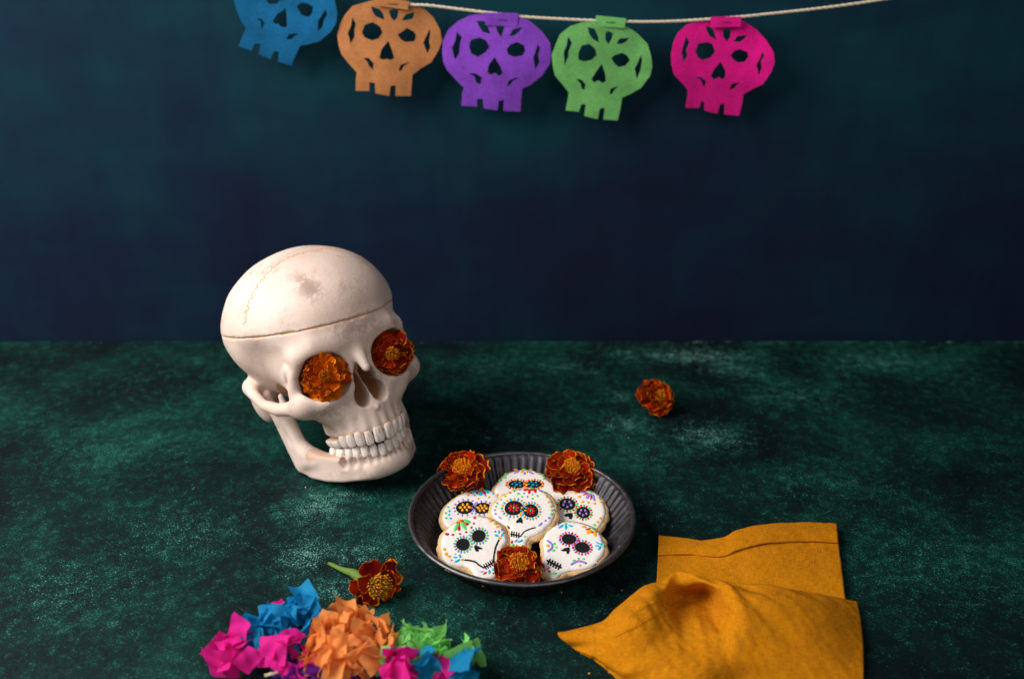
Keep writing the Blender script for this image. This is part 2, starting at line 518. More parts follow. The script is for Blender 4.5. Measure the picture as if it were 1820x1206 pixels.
# ------------------------------------------------------------------ skull: signed distance field and surface nets
def surface_nets(D, lo, h):
    """D: field on a grid, lo: corner, h: cell size -> vertices and quads of the zero surface"""
    nx, ny, nz = D.shape
    ins = D < 0
    c = np.zeros((nx - 1, ny - 1, nz - 1), np.int8)
    for i in (0, 1):
        for j in (0, 1):
            for k in (0, 1):
                c += ins[i:nx - 1 + i, j:ny - 1 + j, k:nz - 1 + k]
    act = (c > 0) & (c < 8)
    I = np.argwhere(act)
    idx = np.full(act.shape, -1, np.int64)
    idx[act] = np.arange(len(I))
    sm = np.zeros((len(I), 3)); ct = np.zeros(len(I))
    cor = [(i, j, k) for i in (0, 1) for j in (0, 1) for k in (0, 1)]
    for a in range(8):
        for b in range(a + 1, 8):
            A, B = np.array(cor[a]), np.array(cor[b])
            if np.abs(A - B).sum() != 1: continue
            da = D[tuple((I + A).T)].astype(float); db = D[tuple((I + B).T)].astype(float)
            m = (da < 0) != (db < 0)
            t = np.where(m, da / np.where(m, da - db, 1), 0)
            sm += np.where(m[:, None], A + (B - A) * t[:, None], 0)
            ct += m
    V = lo + (I + sm / ct[:, None]) * h
    Q = []
    for ax in range(3):
        s0 = [slice(None)] * 3; s1 = [slice(None)] * 3
        s0[ax] = slice(0, -1); s1[ax] = slice(1, None)
        a, b = ins[tuple(s0)], ins[tuple(s1)]
        E = np.argwhere(a != b)
        u, v = (ax + 1) % 3, (ax + 2) % 3
        ok = (E[:, u] > 0) & (E[:, v] > 0) & (E[:, u] < D.shape[u] - 1) & (E[:, v] < D.shape[v] - 1)
        E = E[ok]
        du = np.zeros(3, int); du[u] = 1
        dv = np.zeros(3, int); dv[v] = 1
        q = np.stack([idx[tuple((E - du - dv).T)], idx[tuple((E - dv).T)], idx[tuple(E.T)], idx[tuple((E - du).T)]], 1)
        fl = a[tuple(E.T)]
        q[~fl] = q[~fl][:, ::-1]
        Q.append(q)
    return V, np.concatenate(Q)

def smin(a, b, k):
    h = np.maximum(k - np.abs(a - b), 0) / k
    return np.minimum(a, b) - h * h * k * 0.25
def smax(a, b, k):
    return -smin(-a, -b, k)
class Field:
    def __init__(s, lo, hi, h):
        s.lo, s.h = np.array(lo, float), h
        ax = [np.arange(lo[i], hi[i] + h, h, dtype=np.float32) for i in range(3)]
        s.X, s.Y, s.Z = np.meshgrid(*ax, indexing='ij')
        s.A = np.abs(s.X)
    def ell(s, c, r, sym=True, tilt=0.0, yaw=0.0):
        x = (s.A if sym else s.X) - c[0]; y = s.Y - c[1]; z = s.Z - c[2]
        if tilt:      # rotate in the x-z plane
            ca, sa = math.cos(tilt), math.sin(tilt)
            x, z = ca * x + sa * z, -sa * x + ca * z
        if yaw:
            ca, sa = math.cos(yaw), math.sin(yaw)
            x, y = ca * x + sa * y, -sa * x + ca * y
        k0 = np.sqrt((x / r[0]) ** 2 + (y / r[1]) ** 2 + (z / r[2]) ** 2)
        k1 = np.sqrt((x / r[0] ** 2) ** 2 + (y / r[1] ** 2) ** 2 + (z / r[2] ** 2) ** 2) + 1e-9
        return k0 * (k0 - 1) / k1
    def chain(s, pts, sym=True):
        """capsule chain; pts are (x, y, z, radius)"""
        d = None
        for p, q in zip(pts[:-1], pts[1:]):
            a, b = np.array(p[:3], float), np.array(q[:3], float)
            e = b - a
            x = (s.A if sym else s.X) - a[0]; y = s.Y - a[1]; z = s.Z - a[2]
            t = np.clip((x * e[0] + y * e[1] + z * e[2]) / (e @ e), 0, 1)
            r = p[3] + (q[3] - p[3]) * t
            v = np.sqrt((x - t * e[0]) ** 2 + (y - t * e[1]) ** 2 + (z - t * e[2]) ** 2) - r
            d = v if d is None else np.minimum(d, v)
        return d
    def wall(s, pts, rnd=3.0):
        """upright rounded strip along a plan curve; pts are (x, y, z centre, half height, half thickness)"""
        best = zc = hz = ht = None
        for p, q in zip(pts[:-1], pts[1:]):
            a, b = np.array(p, float), np.array(q, float)
            e = b - a
            x = s.A - a[0]; y = s.Y - a[1]
            t = np.clip((x * e[0] + y * e[1]) / (e[0] ** 2 + e[1] ** 2), 0, 1)
            d = np.sqrt((x - t * e[0]) ** 2 + (y - t * e[1]) ** 2)
            z_, h_, t_ = a[2] + t * e[2], a[3] + t * e[3], a[4] + t * e[4]
            if best is None: best, zc, hz, ht = d, z_, h_, t_
            else:
                m = d < best
                best = np.where(m, d, best); zc = np.where(m, z_, zc); hz = np.where(m, h_, hz); ht = np.where(m, t_, ht)
        qx = best - ht + rnd; qz = np.abs(s.Z - zc) - hz + rnd
        return np.sqrt(np.maximum(qx, 0) ** 2 + np.maximum(qz, 0) ** 2) + np.minimum(np.maximum(qx, qz), 0) - rnd

SK_SCALE = 1.156
SK_YAW, SK_PITCH, SK_ROLL = R(36), R(-19), R(-4)
DROP = 6.5                              # the cranium sits this much lower on the short jaw
CUT_Z, CUT_SLOPE = 139.5, 0.03          # the sawn skull cap: z = CUT_Z + CUT_SLOPE * y
ORB = dict(c=(31, 9, 100.5), r=(19, 36, 20))

def cranium_field():
    f = Field((-80, -20, 38), (80, 196, 224), 1.35)
    d = smin(f.ell((0, 98, 139), (70, 69, 56)), f.ell((0, 64, 141), (61, 66, 52)), 34)
    d = smax(d, -f.ell((82, 44, 118), (20, 24, 20)), 18)                                        # temporal narrowing
    d = smin(d, f.ell((0, 92, 104), (46, 54, 34)), 20)                                          # skull base
    d = smin(d, f.ell((0, 50, 110), (38, 34, 26)), 14)                                          # sphenoid core
    d = smin(d, f.ell((33, 42, 106), (21, 24, 25)), 10)                                          # orbital block
    d = smin(d, f.chain([(0, 8, 124, 7), (16, 7.5, 124, 7), (33, 9, 125, 6), (45, 17, 120, 5.5)]), 16)   # brow ridges
    d = smin(d, f.ell((46, 25, 81), (14.5, 13, 12.5)), 8)                                       # cheek bone
    d = smin(d, f.chain([(52, 32, 79, 6.5), (62, 48, 80, 5.2), (66, 70, 84, 4.6), (65, 92, 91, 5.0), (60, 108, 95, 8)]), 6)
    d = smin(d, f.chain([(15, 7, 88, 5), (25, 6, 81, 5), (38, 11, 79, 5), (47, 20, 84, 5)]), 7)     # lower orbital rim
    d = smin(d, f.chain([(17, 10, 76, 8), (12, 9, 92, 6.5), (9, 8, 112, 6)]), 7)                 # frontal process of maxilla
    d = smin(d, f.chain([(0, 6, 118, 6), (0, 0.5, 108, 5.2), (0, -5, 98.5, 3.6)]), 6)           # nasal bones
    d = smin(d, f.ell((0, 30, 68), (35, 30, 25)), 10)                                            # maxilla
    k = np.sqrt((f.X / 31.5) ** 2 + ((f.Y - 36) / 38.5) ** 2)
    arch = np.maximum((k - 1) * 33, np.abs(f.Z - 56.5) - 11)
    d = smin(d, np.maximum(arch, f.Y - 52), 5)                                                   # tooth-bearing arch
    for a in (7, 23, 41, 60, 80):                                                                # root ridges
        x, y = 31.2 * math.sin(R(a)), 36 - 38.2 * math.cos(R(a))
        d = smin(d, f.chain([(x, y + .6, 50, 2.6), (x * .95, y + 2.2, 66, 1.6)]), 4)
    d = smin(d, f.ell((24, 24, 73), (18, 16.5, 16)), 10)
    d = smin(d, f.chain([(20, 46, 84, 8), (17, 52, 60, 5)]), 5)                                  # pterygoid
    d = smin(d, f.ell((51, 112, 80), (11, 14, 22)), 8)                                           # mastoid
    d = smax(d, -f.ell(ORB['c'], ORB['r'], tilt=R(12), yaw=R(-16)), 1.8)                         # eye sockets
    d = smin(d, f.chain([(44.5, 16.5, 119, 5.0), (51, 23, 106, 4.4), (52, 26, 92, 5.0)]), 4)      # frontal process
    d = smin(d, f.chain([(52, 27, 112, 3.5), (50, 36, 104, 4), (44, 44, 100, 5)]), 4)           # lateral wall
    d = smin(d, f.chain([(52, 28, 94, 3.5), (50, 36, 96, 4), (44, 44, 96, 5)]), 4)
    d = smax(d, -f.ell((30, -5, 69), (8, 7, 9)), 9)                                            # canine fossa
    ap = smin(f.ell((7.6, 8, 75.5), (6.7, 40, 9.0)), f.ell((5.3, 6, 86), (4.7, 38, 13)), 3)
    d = smax(d, -ap, 1.0)                                                                        # nose opening, septum left
    d = smin(d, f.chain([(0, 6, 67, 3), (0, -4, 64.5, 1.6)]), 3)                                 # nasal spine
    # small uneven relief
    wob = np.sin(f.X * .11 + 1.2 * np.sin(f.Z * .07)) * np.sin(f.Y * .09 + .6) * np.sin(f.Z * .12 + .4)
    return f, d + 0.5 * wob

def mandible_field():
    f = Field((-66, -14, -6), (66, 114, 100), 1.25)
    d = f.wall([(0, 7.5, 11.5, 11.5, 5.5), (12, 9.5, 11.5, 11.5, 5.5), (22, 16, 11.5, 11.5, 5.5), (31, 28, 12, 11.5, 5.8), (38, 45, 13.2, 12, 6), (44, 62, 17, 13, 6), (47.5, 74, 23, 14, 5)], 3.2)
    d = smin(d, f.ell((0, 7, 6.5), (19, 7.5, 7)), 10)                                           # chin
    # ramus plate
    a = R(17)
    y, z = f.Y - 80, f.Z - 40
    yr, zr = math.cos(a) * y - math.sin(a) * z * -1 * -1, math.sin(a) * y + math.cos(a) * z
    x = f.A - 48.5 - 0.05 * z
    qx, qy, qz = np.abs(x) - 1.0, np.abs(yr) - 13, np.abs(zr) - 25
    plate = np.sqrt(np.maximum(qx, 0) ** 2 + np.maximum(qy, 0) ** 2 + np.maximum(qz, 0) ** 2) + np.minimum(np.maximum(np.maximum(qx, qy), qz), 0) - 3.4
    d = smin(d, plate, 8)
    d = smin(d, f.chain([(49, 74, 54, 4), (48, 74, 66, 3.4), (48, 76, 78, 2.4)]), 5)
    d = smin(d, f.chain([(50, 92, 56, 4), (52, 97, 70, 4.5), (53, 99, 78, 6)]), 5)
    d = smin(d, f.chain([(42, 52, 20, 4.5), (47, 67, 36, 3.6), (49, 72, 56, 3.4)]), 6)               # oblique ridge
    for a in (4, 13.5, 24, 36, 49, 63):                                                          # hollows under the lower teeth
        x, y = 30 * math.sin(R(a)), 38 - 37.4 * math.cos(R(a))
        d = smax(d, -f.ell((x * 1.16, 38 + (y + 3 - 38) * 1.145, 17.5), (2.9, 3.8, 5.0)), 2.0)
    return f, d

def deform_tag(me, V, cav, stain):
    attr(me, 'cavity', cav); attr(me, 'stain', stain)

def tooth_mesh(name, w, dp, h, cusp, stain):
    V, Fc, gum, st = [], [], [], []
    nu, nv = 18, 12
    for j in range(nv + 1):
        ph = -math.pi / 2 + math.pi * j / nv
        for i in range(nu):
            th = 2 * math.pi * i / nu
            sg = lambda v, e: math.copysign(abs(v) ** e, v)
            cz = sg(math.sin(ph), 0.45); cr = abs(math.cos(ph)) ** 0.45
            x = sg(math.cos(th), 0.55) * cr; y = sg(math.sin(th), 0.62) * cr
            t = (cz + 1) / 2                                  # 0 at the biting edge, 1 at the gum
            tw = 1.0 - 0.17 * t * t
            td = 0.62 + 0.42 * min(1, t * 1.6) if cusp < .5 else 0.9
            zz = cz * h / 2
            if cusp and t < .3: zz -= cusp * (1 - abs(x)) * .9
            V.append((x * w / 2 * tw, y * dp / 2 * td, zz))
            gum.append(max(0, (t - 0.8) / 0.2) ** 1.5)
            st.append(stain * max(0, -y) * (1 - x * x) * (1 if .12 < t < .9 else .2))
    for j in range(nv):
        for i in range(nu):
            a, b = j * nu + i, j * nu + (i + 1) % nu
            Fc.append((a, b, b + nu, a + nu))
    me = mesh(name, V, Fc, M['tooth'])
    attr(me, 'gum', gum); attr(me, 'stain', st)
    return me

def build_skull():
    Rm = Matrix.Rotation(SK_YAW, 4, 'Z') @ Matrix.Rotation(SK_PITCH, 4, 'X') @ Matrix.Rotation(SK_ROLL, 4, 'Y')
    root = empty('human_skull', (0, 0, 0), 'life-size cream plastic human skull with marigolds pushed into its eye sockets', 'skull')
    k = SK_SCALE / 1000
    root.rotation_euler = Rm.to_euler()
    # --- cranium and its sawn cap
    f, d = cranium_field()
    plane = f.Z - (CUT_Z + CUT_SLOPE * f.Y - 0.04 * f.X)
    shape_V = {}
    for nm, dd in (('cranium', smax(d, plane + 0.22, 0.4)), ('skull_cap', smax(d - 0.45, -plane + 0.22, 0.4))):
        V, Q = surface_nets(dd, f.lo, f.h)
        W3 = V.copy(); W3[:, 2] -= DROP
        me = mesh(nm, W3 * k, Q, M['bone'])
        ax = np.abs(V[:, 0])
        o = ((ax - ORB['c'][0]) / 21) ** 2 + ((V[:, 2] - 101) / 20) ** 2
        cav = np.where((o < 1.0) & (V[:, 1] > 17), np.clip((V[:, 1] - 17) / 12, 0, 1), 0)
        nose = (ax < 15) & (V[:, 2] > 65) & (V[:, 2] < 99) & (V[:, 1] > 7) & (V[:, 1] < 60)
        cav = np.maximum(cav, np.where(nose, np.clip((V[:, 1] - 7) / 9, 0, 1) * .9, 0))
        st = 1.0 * np.exp(-((V[:, 0] + 20) / 9) ** 2 - ((V[:, 2] - 172) / 13) ** 2) * (V[:, 1] < 60)
        st += .8 * np.exp(-((V[:, 0] - 4) / 26) ** 2 - ((V[:, 2] - 132) / 9) ** 2) * (V[:, 1] < 30)
        st += .75 * np.exp(-((V[:, 0] - 45) / 9) ** 2 - ((V[:, 2] - 80) / 14) ** 2)
        st += .6 * np.exp(-((V[:, 0] - 12) / 5) ** 2 - ((V[:, 2] - 88) / 22) ** 2) + .6 * np.exp(-((V[:, 0] + 38) / 14) ** 2 - ((V[:, 2] - 70) / 8) ** 2)
        deform_tag(me, V, cav, np.clip(st, 0, 1))
        part = link(nm, me, root)
        shape_V[nm] = (V, Q, part)
    # core that shows as the brown line in the saw cut
    V, Q = surface_nets(np.maximum(d + 0.5, np.abs(plane) - 4), f.lo, f.h)
    V[:, 2] -= DROP
    link('saw_cut', mesh('saw_cut', V * k, Q, M['seam']), root)
    # --- coronal suture: a thin squiggly ridge on the cap
    V, Q, cap = shape_V['skull_cap']
    bv = BVHTree.FromPolygons([tuple(v) for v in V], [tuple(q) for q in Q])
    pts = []
    for i in range(150):
        a = R(-78 + 156 * i / 149)
        wig = 1.5 * math.sin(i * 1.55) + 0.9 * math.sin(i * 0.83 + 1) + .6 * math.sin(i * 2.9)
        y = 55 - 3 * math.cos(a) + wig
        dirn = Vector((math.sin(a), 0, math.cos(a)))
        hit = bv.ray_cast(Vector((0, y, 140)) + dirn * 120, -dirn)
        if hit[0] is not None: pts.append((hit[0], hit[1]))
    def ribbon(name, pts, w, parent, mat, lift=0.3):
        P, Fc = [], []
        for i, (p, nrm) in enumerate(pts):
            q = pts[min(i + 1, len(pts) - 1)][0] - pts[max(i - 1, 0)][0]
            s_ = q.cross(nrm).normalized()
            ww = w * (0.5 + 0.8 * abs(math.sin(i * 1.3 + 2 * math.sin(i * .4))))
            P += [p + s_ * ww - nrm * .1, p + nrm * lift, p - s_ * ww - nrm * .1]
        for i in range(len(pts) - 1):
            a = 3 * i
            Fc += [(a, a + 1, a + 4, a + 3), (a + 1, a + 2, a + 5, a + 4)]
        link(name, mesh(name, [tuple((v - Vector((0, 0, DROP))) * k) for v in P], Fc, mat), parent)
    ribbon('suture', pts, 0.75, cap, M['seam'])
    # --- mandible
    f2, d2 = mandible_field()
    V2, Q2 = surface_nets(d2, f2.lo, f2.h)
    me = mesh('mandible', V2 * k, Q2, M['bone'])
    holl = np.zeros(len(V2)); warm = np.zeros(len(V2))
    for a in (4, 13.5, 24, 36, 49, 63):
        x, y = 30 * math.sin(R(a)), 38 - 37.4 * math.cos(R(a))
        g = ((np.abs(V2[:, 0]) - x) / 2.8) ** 2 + ((V2[:, 2] - 17.5) / 4.8) ** 2 + ((V2[:, 1] - y - 2) / 5) ** 2
        holl = np.maximum(holl, np.clip(1.25 - g, 0, 1))
    warm = np.clip((V2[:, 2] - 21) / 3, 0, 1) * (V2[:, 1] < 55) * .5
    deform_tag(me, V2, warm, holl * .9)
    jaw = link('mandible', me, root)
    # --- teeth
    spec_u = [(9.2, 7, 14.2, 0, 1.0), (7.2, 6.5, 13.0, 0, .9), (8.0, 8, 13.0, .8, .6), (7.4, 8.5, 11.6, .7, .3), (7.2, 8.5, 11, .7, .2), (9.8, 10, 7.6, .4, .1), (9.2, 10, 7.2, .4, .1)]
    spec_l = [(6.4, 6, 11, 0, .35), (6.8, 6.3, 11, 0, .35), (7.0, 7.8, 10.4, .8, .3), (7.0, 8, 9.2, .7, .15), (7.2, 8, 8.8, .7, .1), (10.6, 10, 8, .4, .1), (10.2, 10, 7.6, .4, .05)]
    tr = random.Random(3)
    for upper, spec, par, (rx, ry, cy) in ((True, spec_u, 'cranium', (30.6, 38, 36)), (False, spec_l, 'mandible', (29.6, 34.5, 38.5))):
        parent = shape_V['cranium'][2] if upper else jaw
        # arc-length table of the half ellipse, starting at the midline
        ang = np.linspace(0, R(125), 600)
        px, py = rx * np.sin(ang), cy - ry * np.cos(ang)
        sl = np.concatenate([[0], np.cumsum(np.hypot(np.diff(px), np.diff(py)))])
        pos = 0.0
        for i, (w, dp, h, cusp, stn) in enumerate(spec):
            me = tooth_mesh('tooth', w * k * 0.96, dp * k, h * k, cusp * k * 1.6, stn)
            a = np.interp(pos + w / 2, sl, ang)
            pos += w
            x, y = rx * math.sin(a), cy - ry * math.cos(a)
            tang = math.atan2(ry * math.sin(a), rx * math.cos(a))
            for sgn in (-1, 1):
                o = link('tooth', me, parent)
                if upper:
                    z = 35.8 - DROP + tr.uniform(-.5, .5) + h / 2 + (0.5 if i else 0) + 0.12 * i
                    if sgn < 0 and i == 1: z -= 1.6
                    flip = 0
                else:
                    z = 35.4 - DROP + tr.uniform(-.7, .4) - h / 2 + (0.3 if i > 1 else -1.2) - 0.0 * i
                    if sgn < 0 and i == 0: z -= 1.2
                    flip = math.pi
                o.location = (sgn * x * k, (y + tr.uniform(-.4, .4)) * k, z * k)
                o.rotation_euler = (tr.uniform(-.05, .05), flip + tr.uniform(-.05, .05), sgn * tang + tr.uniform(-.08, .08))
                if flip: o.rotation_euler = Matrix.Rotation(sgn * tang + tr.uniform(-.08, .08), 3, 'Z').to_4x4().to_euler(); o.scale = (1, 1, -1)
    # --- stand it on the table: chin midline under its pixel, lowest point on the board
    allv = np.concatenate([V2, shape_V['cranium'][0] - [0, 0, DROP], shape_V['skull_cap'][0] - [0, 0, DROP]]) * k
    r3 = np.array(Rm.to_3x3())
    root.location = (-0.1125, 0.764, -(allv @ r3.T)[:, 2].min())
    print('skull base shift', root.location.z, 'min by part', ((V2 * k) @ r3.T)[:, 2].min(), ((shape_V['cranium'][0] * k) @ r3.T)[:, 2].min())
    return root, Rm, k
SKULL, SK_RM, SK_K = build_skull()

# ------------------------------------------------------------------ pie tin
TIN_C = np.array([0.0088, 0.6945, 0.0])
TIN_R, TIN_H = 0.1005, 0.030
def build_tin():
    root = empty('pie_tin', TIN_C, 'round dark metal pie tin with fluted sides holding the cookies', 'baking tin')
    nt = 432; fl = 72
    prof = []          # (radius, z, flute)
    prof += [(0.0, .0032, 0), (.03, .0032, 0), (.06, .0032, 0), (.0735, .0032, 0), (.0765, .0036, .15), (.079, .0052, .6), (.0815, .0085, 1), (.085, .0135, 1), (.089, .0195, 1), (.0925, .0245, .9), (.0945, .0275, .45), (.0962, .0288, .1), (.0985, .0294, 0)]
    prof += [(.0985, .0280, 0), (.0968, .0270, .2), (.0946, .0245, .8), (.0915, .0200, 1), (.0870, .0135, 1), (.0835, .0082, 1), (.0808, .004, .7), (.078, .0014, .3), (.0745, .0004, 0), (.0, .0004, 0)]
    V, Fc = [], []
    for r, z, f in prof:
        for i in range(nt):
            th = 2 * math.pi * i / nt
            c = math.cos(th * fl)
            rr = r + f * 0.0010 * (abs(c) ** .7 * (1 if c > 0 else -1))
            dent = 0.0006 * math.sin(th * 2 + 1) + .0004 * math.sin(th * 5 + .4)
            V.append((rr * math.cos(th) * (1 + dent), rr * math.sin(th), z))
    m = len(prof)
    for j in range(m - 1):
        for i in range(nt):
            a, b = j * nt + i, j * nt + (i + 1) % nt
            Fc.append((a, b, b + nt, a + nt))
    link('fluted_pan', mesh('fluted_pan', V, Fc, M['tin']), root)
    V, Fc = [], []
    ns = 10
    for i in range(nt):
        th = 2 * math.pi * i / nt
        w = 1 + .04 * math.sin(th * 23) + .05 * math.sin(th * 41 + 2) + .03 * math.sin(th * 7)
        for j in range(ns):
            a = 2 * math.pi * j / ns
            rr = TIN_R - .0018 + .0024 * w * math.cos(a)
            V.append((rr * math.cos(th), rr * math.sin(th), .0292 + .0019 * w * math.sin(a) + .0003 * math.sin(th * 3 + 1)))
    for i in range(nt):
        for j in range(ns):
            a, b = i * ns + j, ((i + 1) % nt) * ns + j
            c, d = i * ns + (j + 1) % ns, ((i + 1) % nt) * ns + (j + 1) % ns
            Fc.append((a, b, d, c))
    link('rolled_rim', mesh('rolled_rim', V, Fc, M['rim']), root)
build_tin()

# ------------------------------------------------------------------ sugar-skull cookies
class Zoom:
    """reads coordinates noted on an enlarged crop of the photograph"""
    def __init__(s, x0, y0, sc): s.x0, s.y0, s.sc = x0, y0, sc
    def __call__(s, P): return np.asarray(P, float) / s.sc + np.array([s.x0, s.y0])
Z_LB = Zoom(770, 820, 9.275); Z_FL = Zoom(770, 900, 8.0375); Z_C = Zoom(860, 820, 7.54); Z_R = Zoom(940, 850, 6.03)

def ellipse(cx, cy, rx, ry, a=0.0, n=12, wob=0.0, seed=0):
    t = np.linspace(0, 2 * math.pi, n, endpoint=False)
    r = 1 + wob * np.sin(t * 3 + seed) + wob * np.sin(t * 2 + seed * 2.1)
    x, y = rx * np.cos(t) * r, ry * np.sin(t) * r
    c, s = math.cos(R(a)), math.sin(R(a))
    return np.c_[cx + c * x - s * y, cy + s * x + c * y]
def stroke(pts, w, taper=0.0):
    P = np.asarray(pts, float)
    if len(P) > 2:
        Q = []
        for i in range(len(P) - 1):
            p0, p1, p2, p3 = P[max(i - 1, 0)], P[i], P[i + 1], P[min(i + 2, len(P) - 1)]
            for k in range(5):
                t = k / 5
                Q.append(0.5 * (2 * p1 + (-p0 + p2) * t + (2 * p0 - 5 * p1 + 4 * p2 - p3) * t * t + (-p0 + 3 * p1 - 3 * p2 + p3) * t ** 3))
        Q.append(P[-1]); P = np.array(Q)
    T = np.gradient(P, axis=0); T /= np.linalg.norm(T, axis=1)[:, None] + 1e-9
    N = np.c_[-T[:, 1], T[:, 0]]
    ww = w * .64 * (1 + .12 * np.sin(np.arange(len(P)) * 2.3)) * (1 - taper * np.linspace(0, 1, len(P)))
    L, Rr = P + N * ww[:, None], P - N * ww[:, None]
    return np.concatenate([L, [P[-1] + T[-1] * ww[-1]], Rr[::-1], [P[0] - T[0] * ww[0]]])

class Cookie:
    def __init__(s, name_label, zoom, outline, centre, z, tilt_x, tilt_y=0.0, margin=0.0024, thick=0.0056):
        s.zm = zoom
        n = Matrix.Rotation(R(tilt_x), 3, 'X') @ Matrix.Rotation(R(tilt_y), 3, 'Y')
        s.M3 = np.array(n)
        s.n = s.M3 @ np.array([0, 0, 1.0])
        c = zoom([centre])[0]
        s.o = at_z(c[0], c[1], z)
        s.root = empty('sugar_skull_cookie', tuple(s.o), name_label, 'cookie', 'iced skull cookies piled in the tin')
        s.root.rotation_euler = n.to_euler()
        s.ice_h = 0.0014
        # icing (top face lies in the plane through s.o)
        loop = s.loc(smooth_loop(outline, 3))
        loop = resample(loop, 0.0012)
        V, Fc, loops = fill(loop, (), 0.0022)
        dist = dist_loops(loops, V)
        k = np.clip(dist / 0.0020, 0, 1)
        top = -0.0011 + 0.0011 * np.sqrt(1 - (1 - k) ** 2) + 0.00012 * vnoise(V, 500, 3)
        s.ice_loop = loop
        P, faces = slab(V, Fc, top, np.full(len(V), -s.ice_h - .0006))
        s.icing = link('icing', mesh('icing', P, faces, M['icing']), s.root)
        # biscuit
        m = margin * (1 + 0.35 * vnoise(loop, 260, 5) + .18 * vnoise(loop, 900, 2))
        bl = offset_loop(loop, m)
        for _ in range(3): bl = (np.roll(bl, 1, 0) + bl * 2 + np.roll(bl, -1, 0)) / 4
        bl = resample(bl, 0.0012)
        ar = []
        V, Fc, loops = fill(bl, (), 0.0026)
        dist = dist_loops(loops, V)
        k = np.clip(dist / 0.0024, 0, 1)
        rnd = 0.0013 * (1 - np.sqrt(np.clip(1 - (1 - k) ** 2, 0, 1)))
        top = -s.ice_h - rnd + 0.0002 * vnoise(V, 700, 1)
        bot = -s.ice_h - thick + rnd * .7
        # bulging side: middle ring
        n0 = len(V)
        bd = boundary(Fc)
        Pm = np.concatenate([np.c_[V, top], np.c_[V, bot]])
        faces = [tuple(t) for t in Fc] + [tuple(int(i) + n0 for i in t[::-1]) for t in Fc]
        bset = sorted({i for e in bd for i in e})
        nxt = {a: b for a, b in bd}; prv = {b: a for a, b in bd}
        rings = []
        for lev, (fr, out) in enumerate(((.72, .0005), (.4, .0008), (.15, .0004))):
            ring = {}
            for i in bset:
                t2 = V[nxt.get(i, i)] - V[prv.get(i, i)]
                t2 = t2 / (np.linalg.norm(t2) + 1e-12)
                nn = np.array([t2[1], -t2[0]])
                jit = 0.00045 * math.sin(i * 12.9898 + lev * 4.1) + .0003 * math.sin(i * 3.1 + lev)
                p = V[i] + nn * (out + jit)
                ring[i] = len(Pm) + len(ring)
                ar.append((p[0], p[1], bot[i] + (top[i] - bot[i]) * fr))
            Pm = np.concatenate([Pm, np.array(ar[-len(ring):])])
            rings.append(ring)
        seq = [{i: i for i in bset}] + rings + [{i: i + n0 for i in bset}]
        for u, l_ in zip(seq[:-1], seq[1:]):
            for a, b in bd:
                faces.append((u[a], l_[a], l_[b], u[b]))
        link('biscuit', mesh('biscuit', Pm, faces, M['biscuit']), s.root)
        s.dots = {}
        s.lines = []
    def loc(s, P):
        out = []
        for u, v in s.zm(P):
            w = at_plane(u, v, s.o, s.n) - s.o
            q = s.M3.T @ w
            out.append(q[:2])
        return np.array(out)
    def blob(s, poly, h=0.00045):
        L = s.loc(poly)
        c = L.mean(0)
        L = c + (L - c) * 1.0
        V = [(*(c + (p - c)), 0.00005) for p in L] + [(*(c + (p - c) * .72), h) for p in L] + [(c[0], c[1], h * 1.15)]
        n = len(L)
        F_ = []
        for i in range(n):
            j = (i + 1) % n
            F_.append((i, j, j + n, i + n)); F_.append((i + n, j + n, 2 * n))
        a = np.sum(L[:, 0] * np.roll(L[:, 1], -1) - np.roll(L[:, 0], -1) * L[:, 1])
        if a < 0: F_ = [f[::-1] for f in F_]
        return V, F_
    def solid(s, poly, h=0.0004):
        L = resample(s.loc(poly), 0.0009)
        V, Fc, loops = fill(L, (), None)
        return slab(V, Fc, np.full(len(V), h), np.full(len(V), -.0003))
    def dot(s, col, *specs, n=9):
        for i, sp_ in enumerate(specs):
            sp_ = tuple(sp_)
            if len(sp_) == 2: sp_ = (*sp_, s.dr, s.dr * .8)
            if len(sp_) == 3: sp_ = (sp_[0], sp_[1], sp_[2], sp_[2] * .85)
            s.dots.setdefault(col, []).append(s.blob(ellipse(*sp_, n=n, wob=.07, seed=sp_[0] * .37)))
    def line(s, col, pts, w, taper=0.0):
        s.dots.setdefault(col, []).append(s.solid(stroke(pts, w, taper), .0004))
    def part(s, name, col, polys):
        V, F_ = [], []
        for p in polys:
            v, f = s.solid(p, .00035)
            F_ += [tuple(int(i) + len(V) for i in q) for q in f]; V += [tuple(x) for x in v]
        return link(name, mesh(name, V, F_, M['paint_' + col], False), s.icing)
    def eye(s, cx, cy, rx, ry, a, cols, n=18, dr=None, spread=1.24):
        s.part('eye', 'black', [ellipse(cx, cy, rx, ry, a, 28, .015, cx)])
        for i in range(n):
            t = 2 * math.pi * (i + .3) / n
            x, y = rx * spread * math.cos(t), ry * spread * math.sin(t)
            c, s_ = math.cos(R(a)), math.sin(R(a))
            d = dr or s.dr * .8
            s.dots.setdefault(cols[i % len(cols)], []).append(s.blob(ellipse(cx + c * x - s_ * y, cy + s_ * x + c * y, d * 1.05, d * .72, math.degrees(math.atan2(y, x)) + a, 8, .08, i)))
    def eye_flower(s, cx, cy, rx, ry, a, col, n, r0, r1, w, mid=None):
        for i in range(n):
            t = 2 * math.pi * (i + .15) / n
            p = []
            for q in (r0, r1):
                x, y = rx * q * math.cos(t), ry * q * math.sin(t)
                c, s_ = math.cos(R(a)), math.sin(R(a))
                p.append((cx + c * x - s_ * y, cy + s_ * x + c * y))
            m = ((p[0][0] + p[1][0]) / 2, (p[0][1] + p[1][1]) / 2)
            ln = math.hypot(p[1][0] - p[0][0], p[1][1] - p[0][1]) / 2
            s.dots.setdefault(col, []).append(s.blob(ellipse(*m, ln, w, math.degrees(math.atan2(p[1][1] - p[0][1], p[1][0] - p[0][0])), 8, .05, i), .0009))
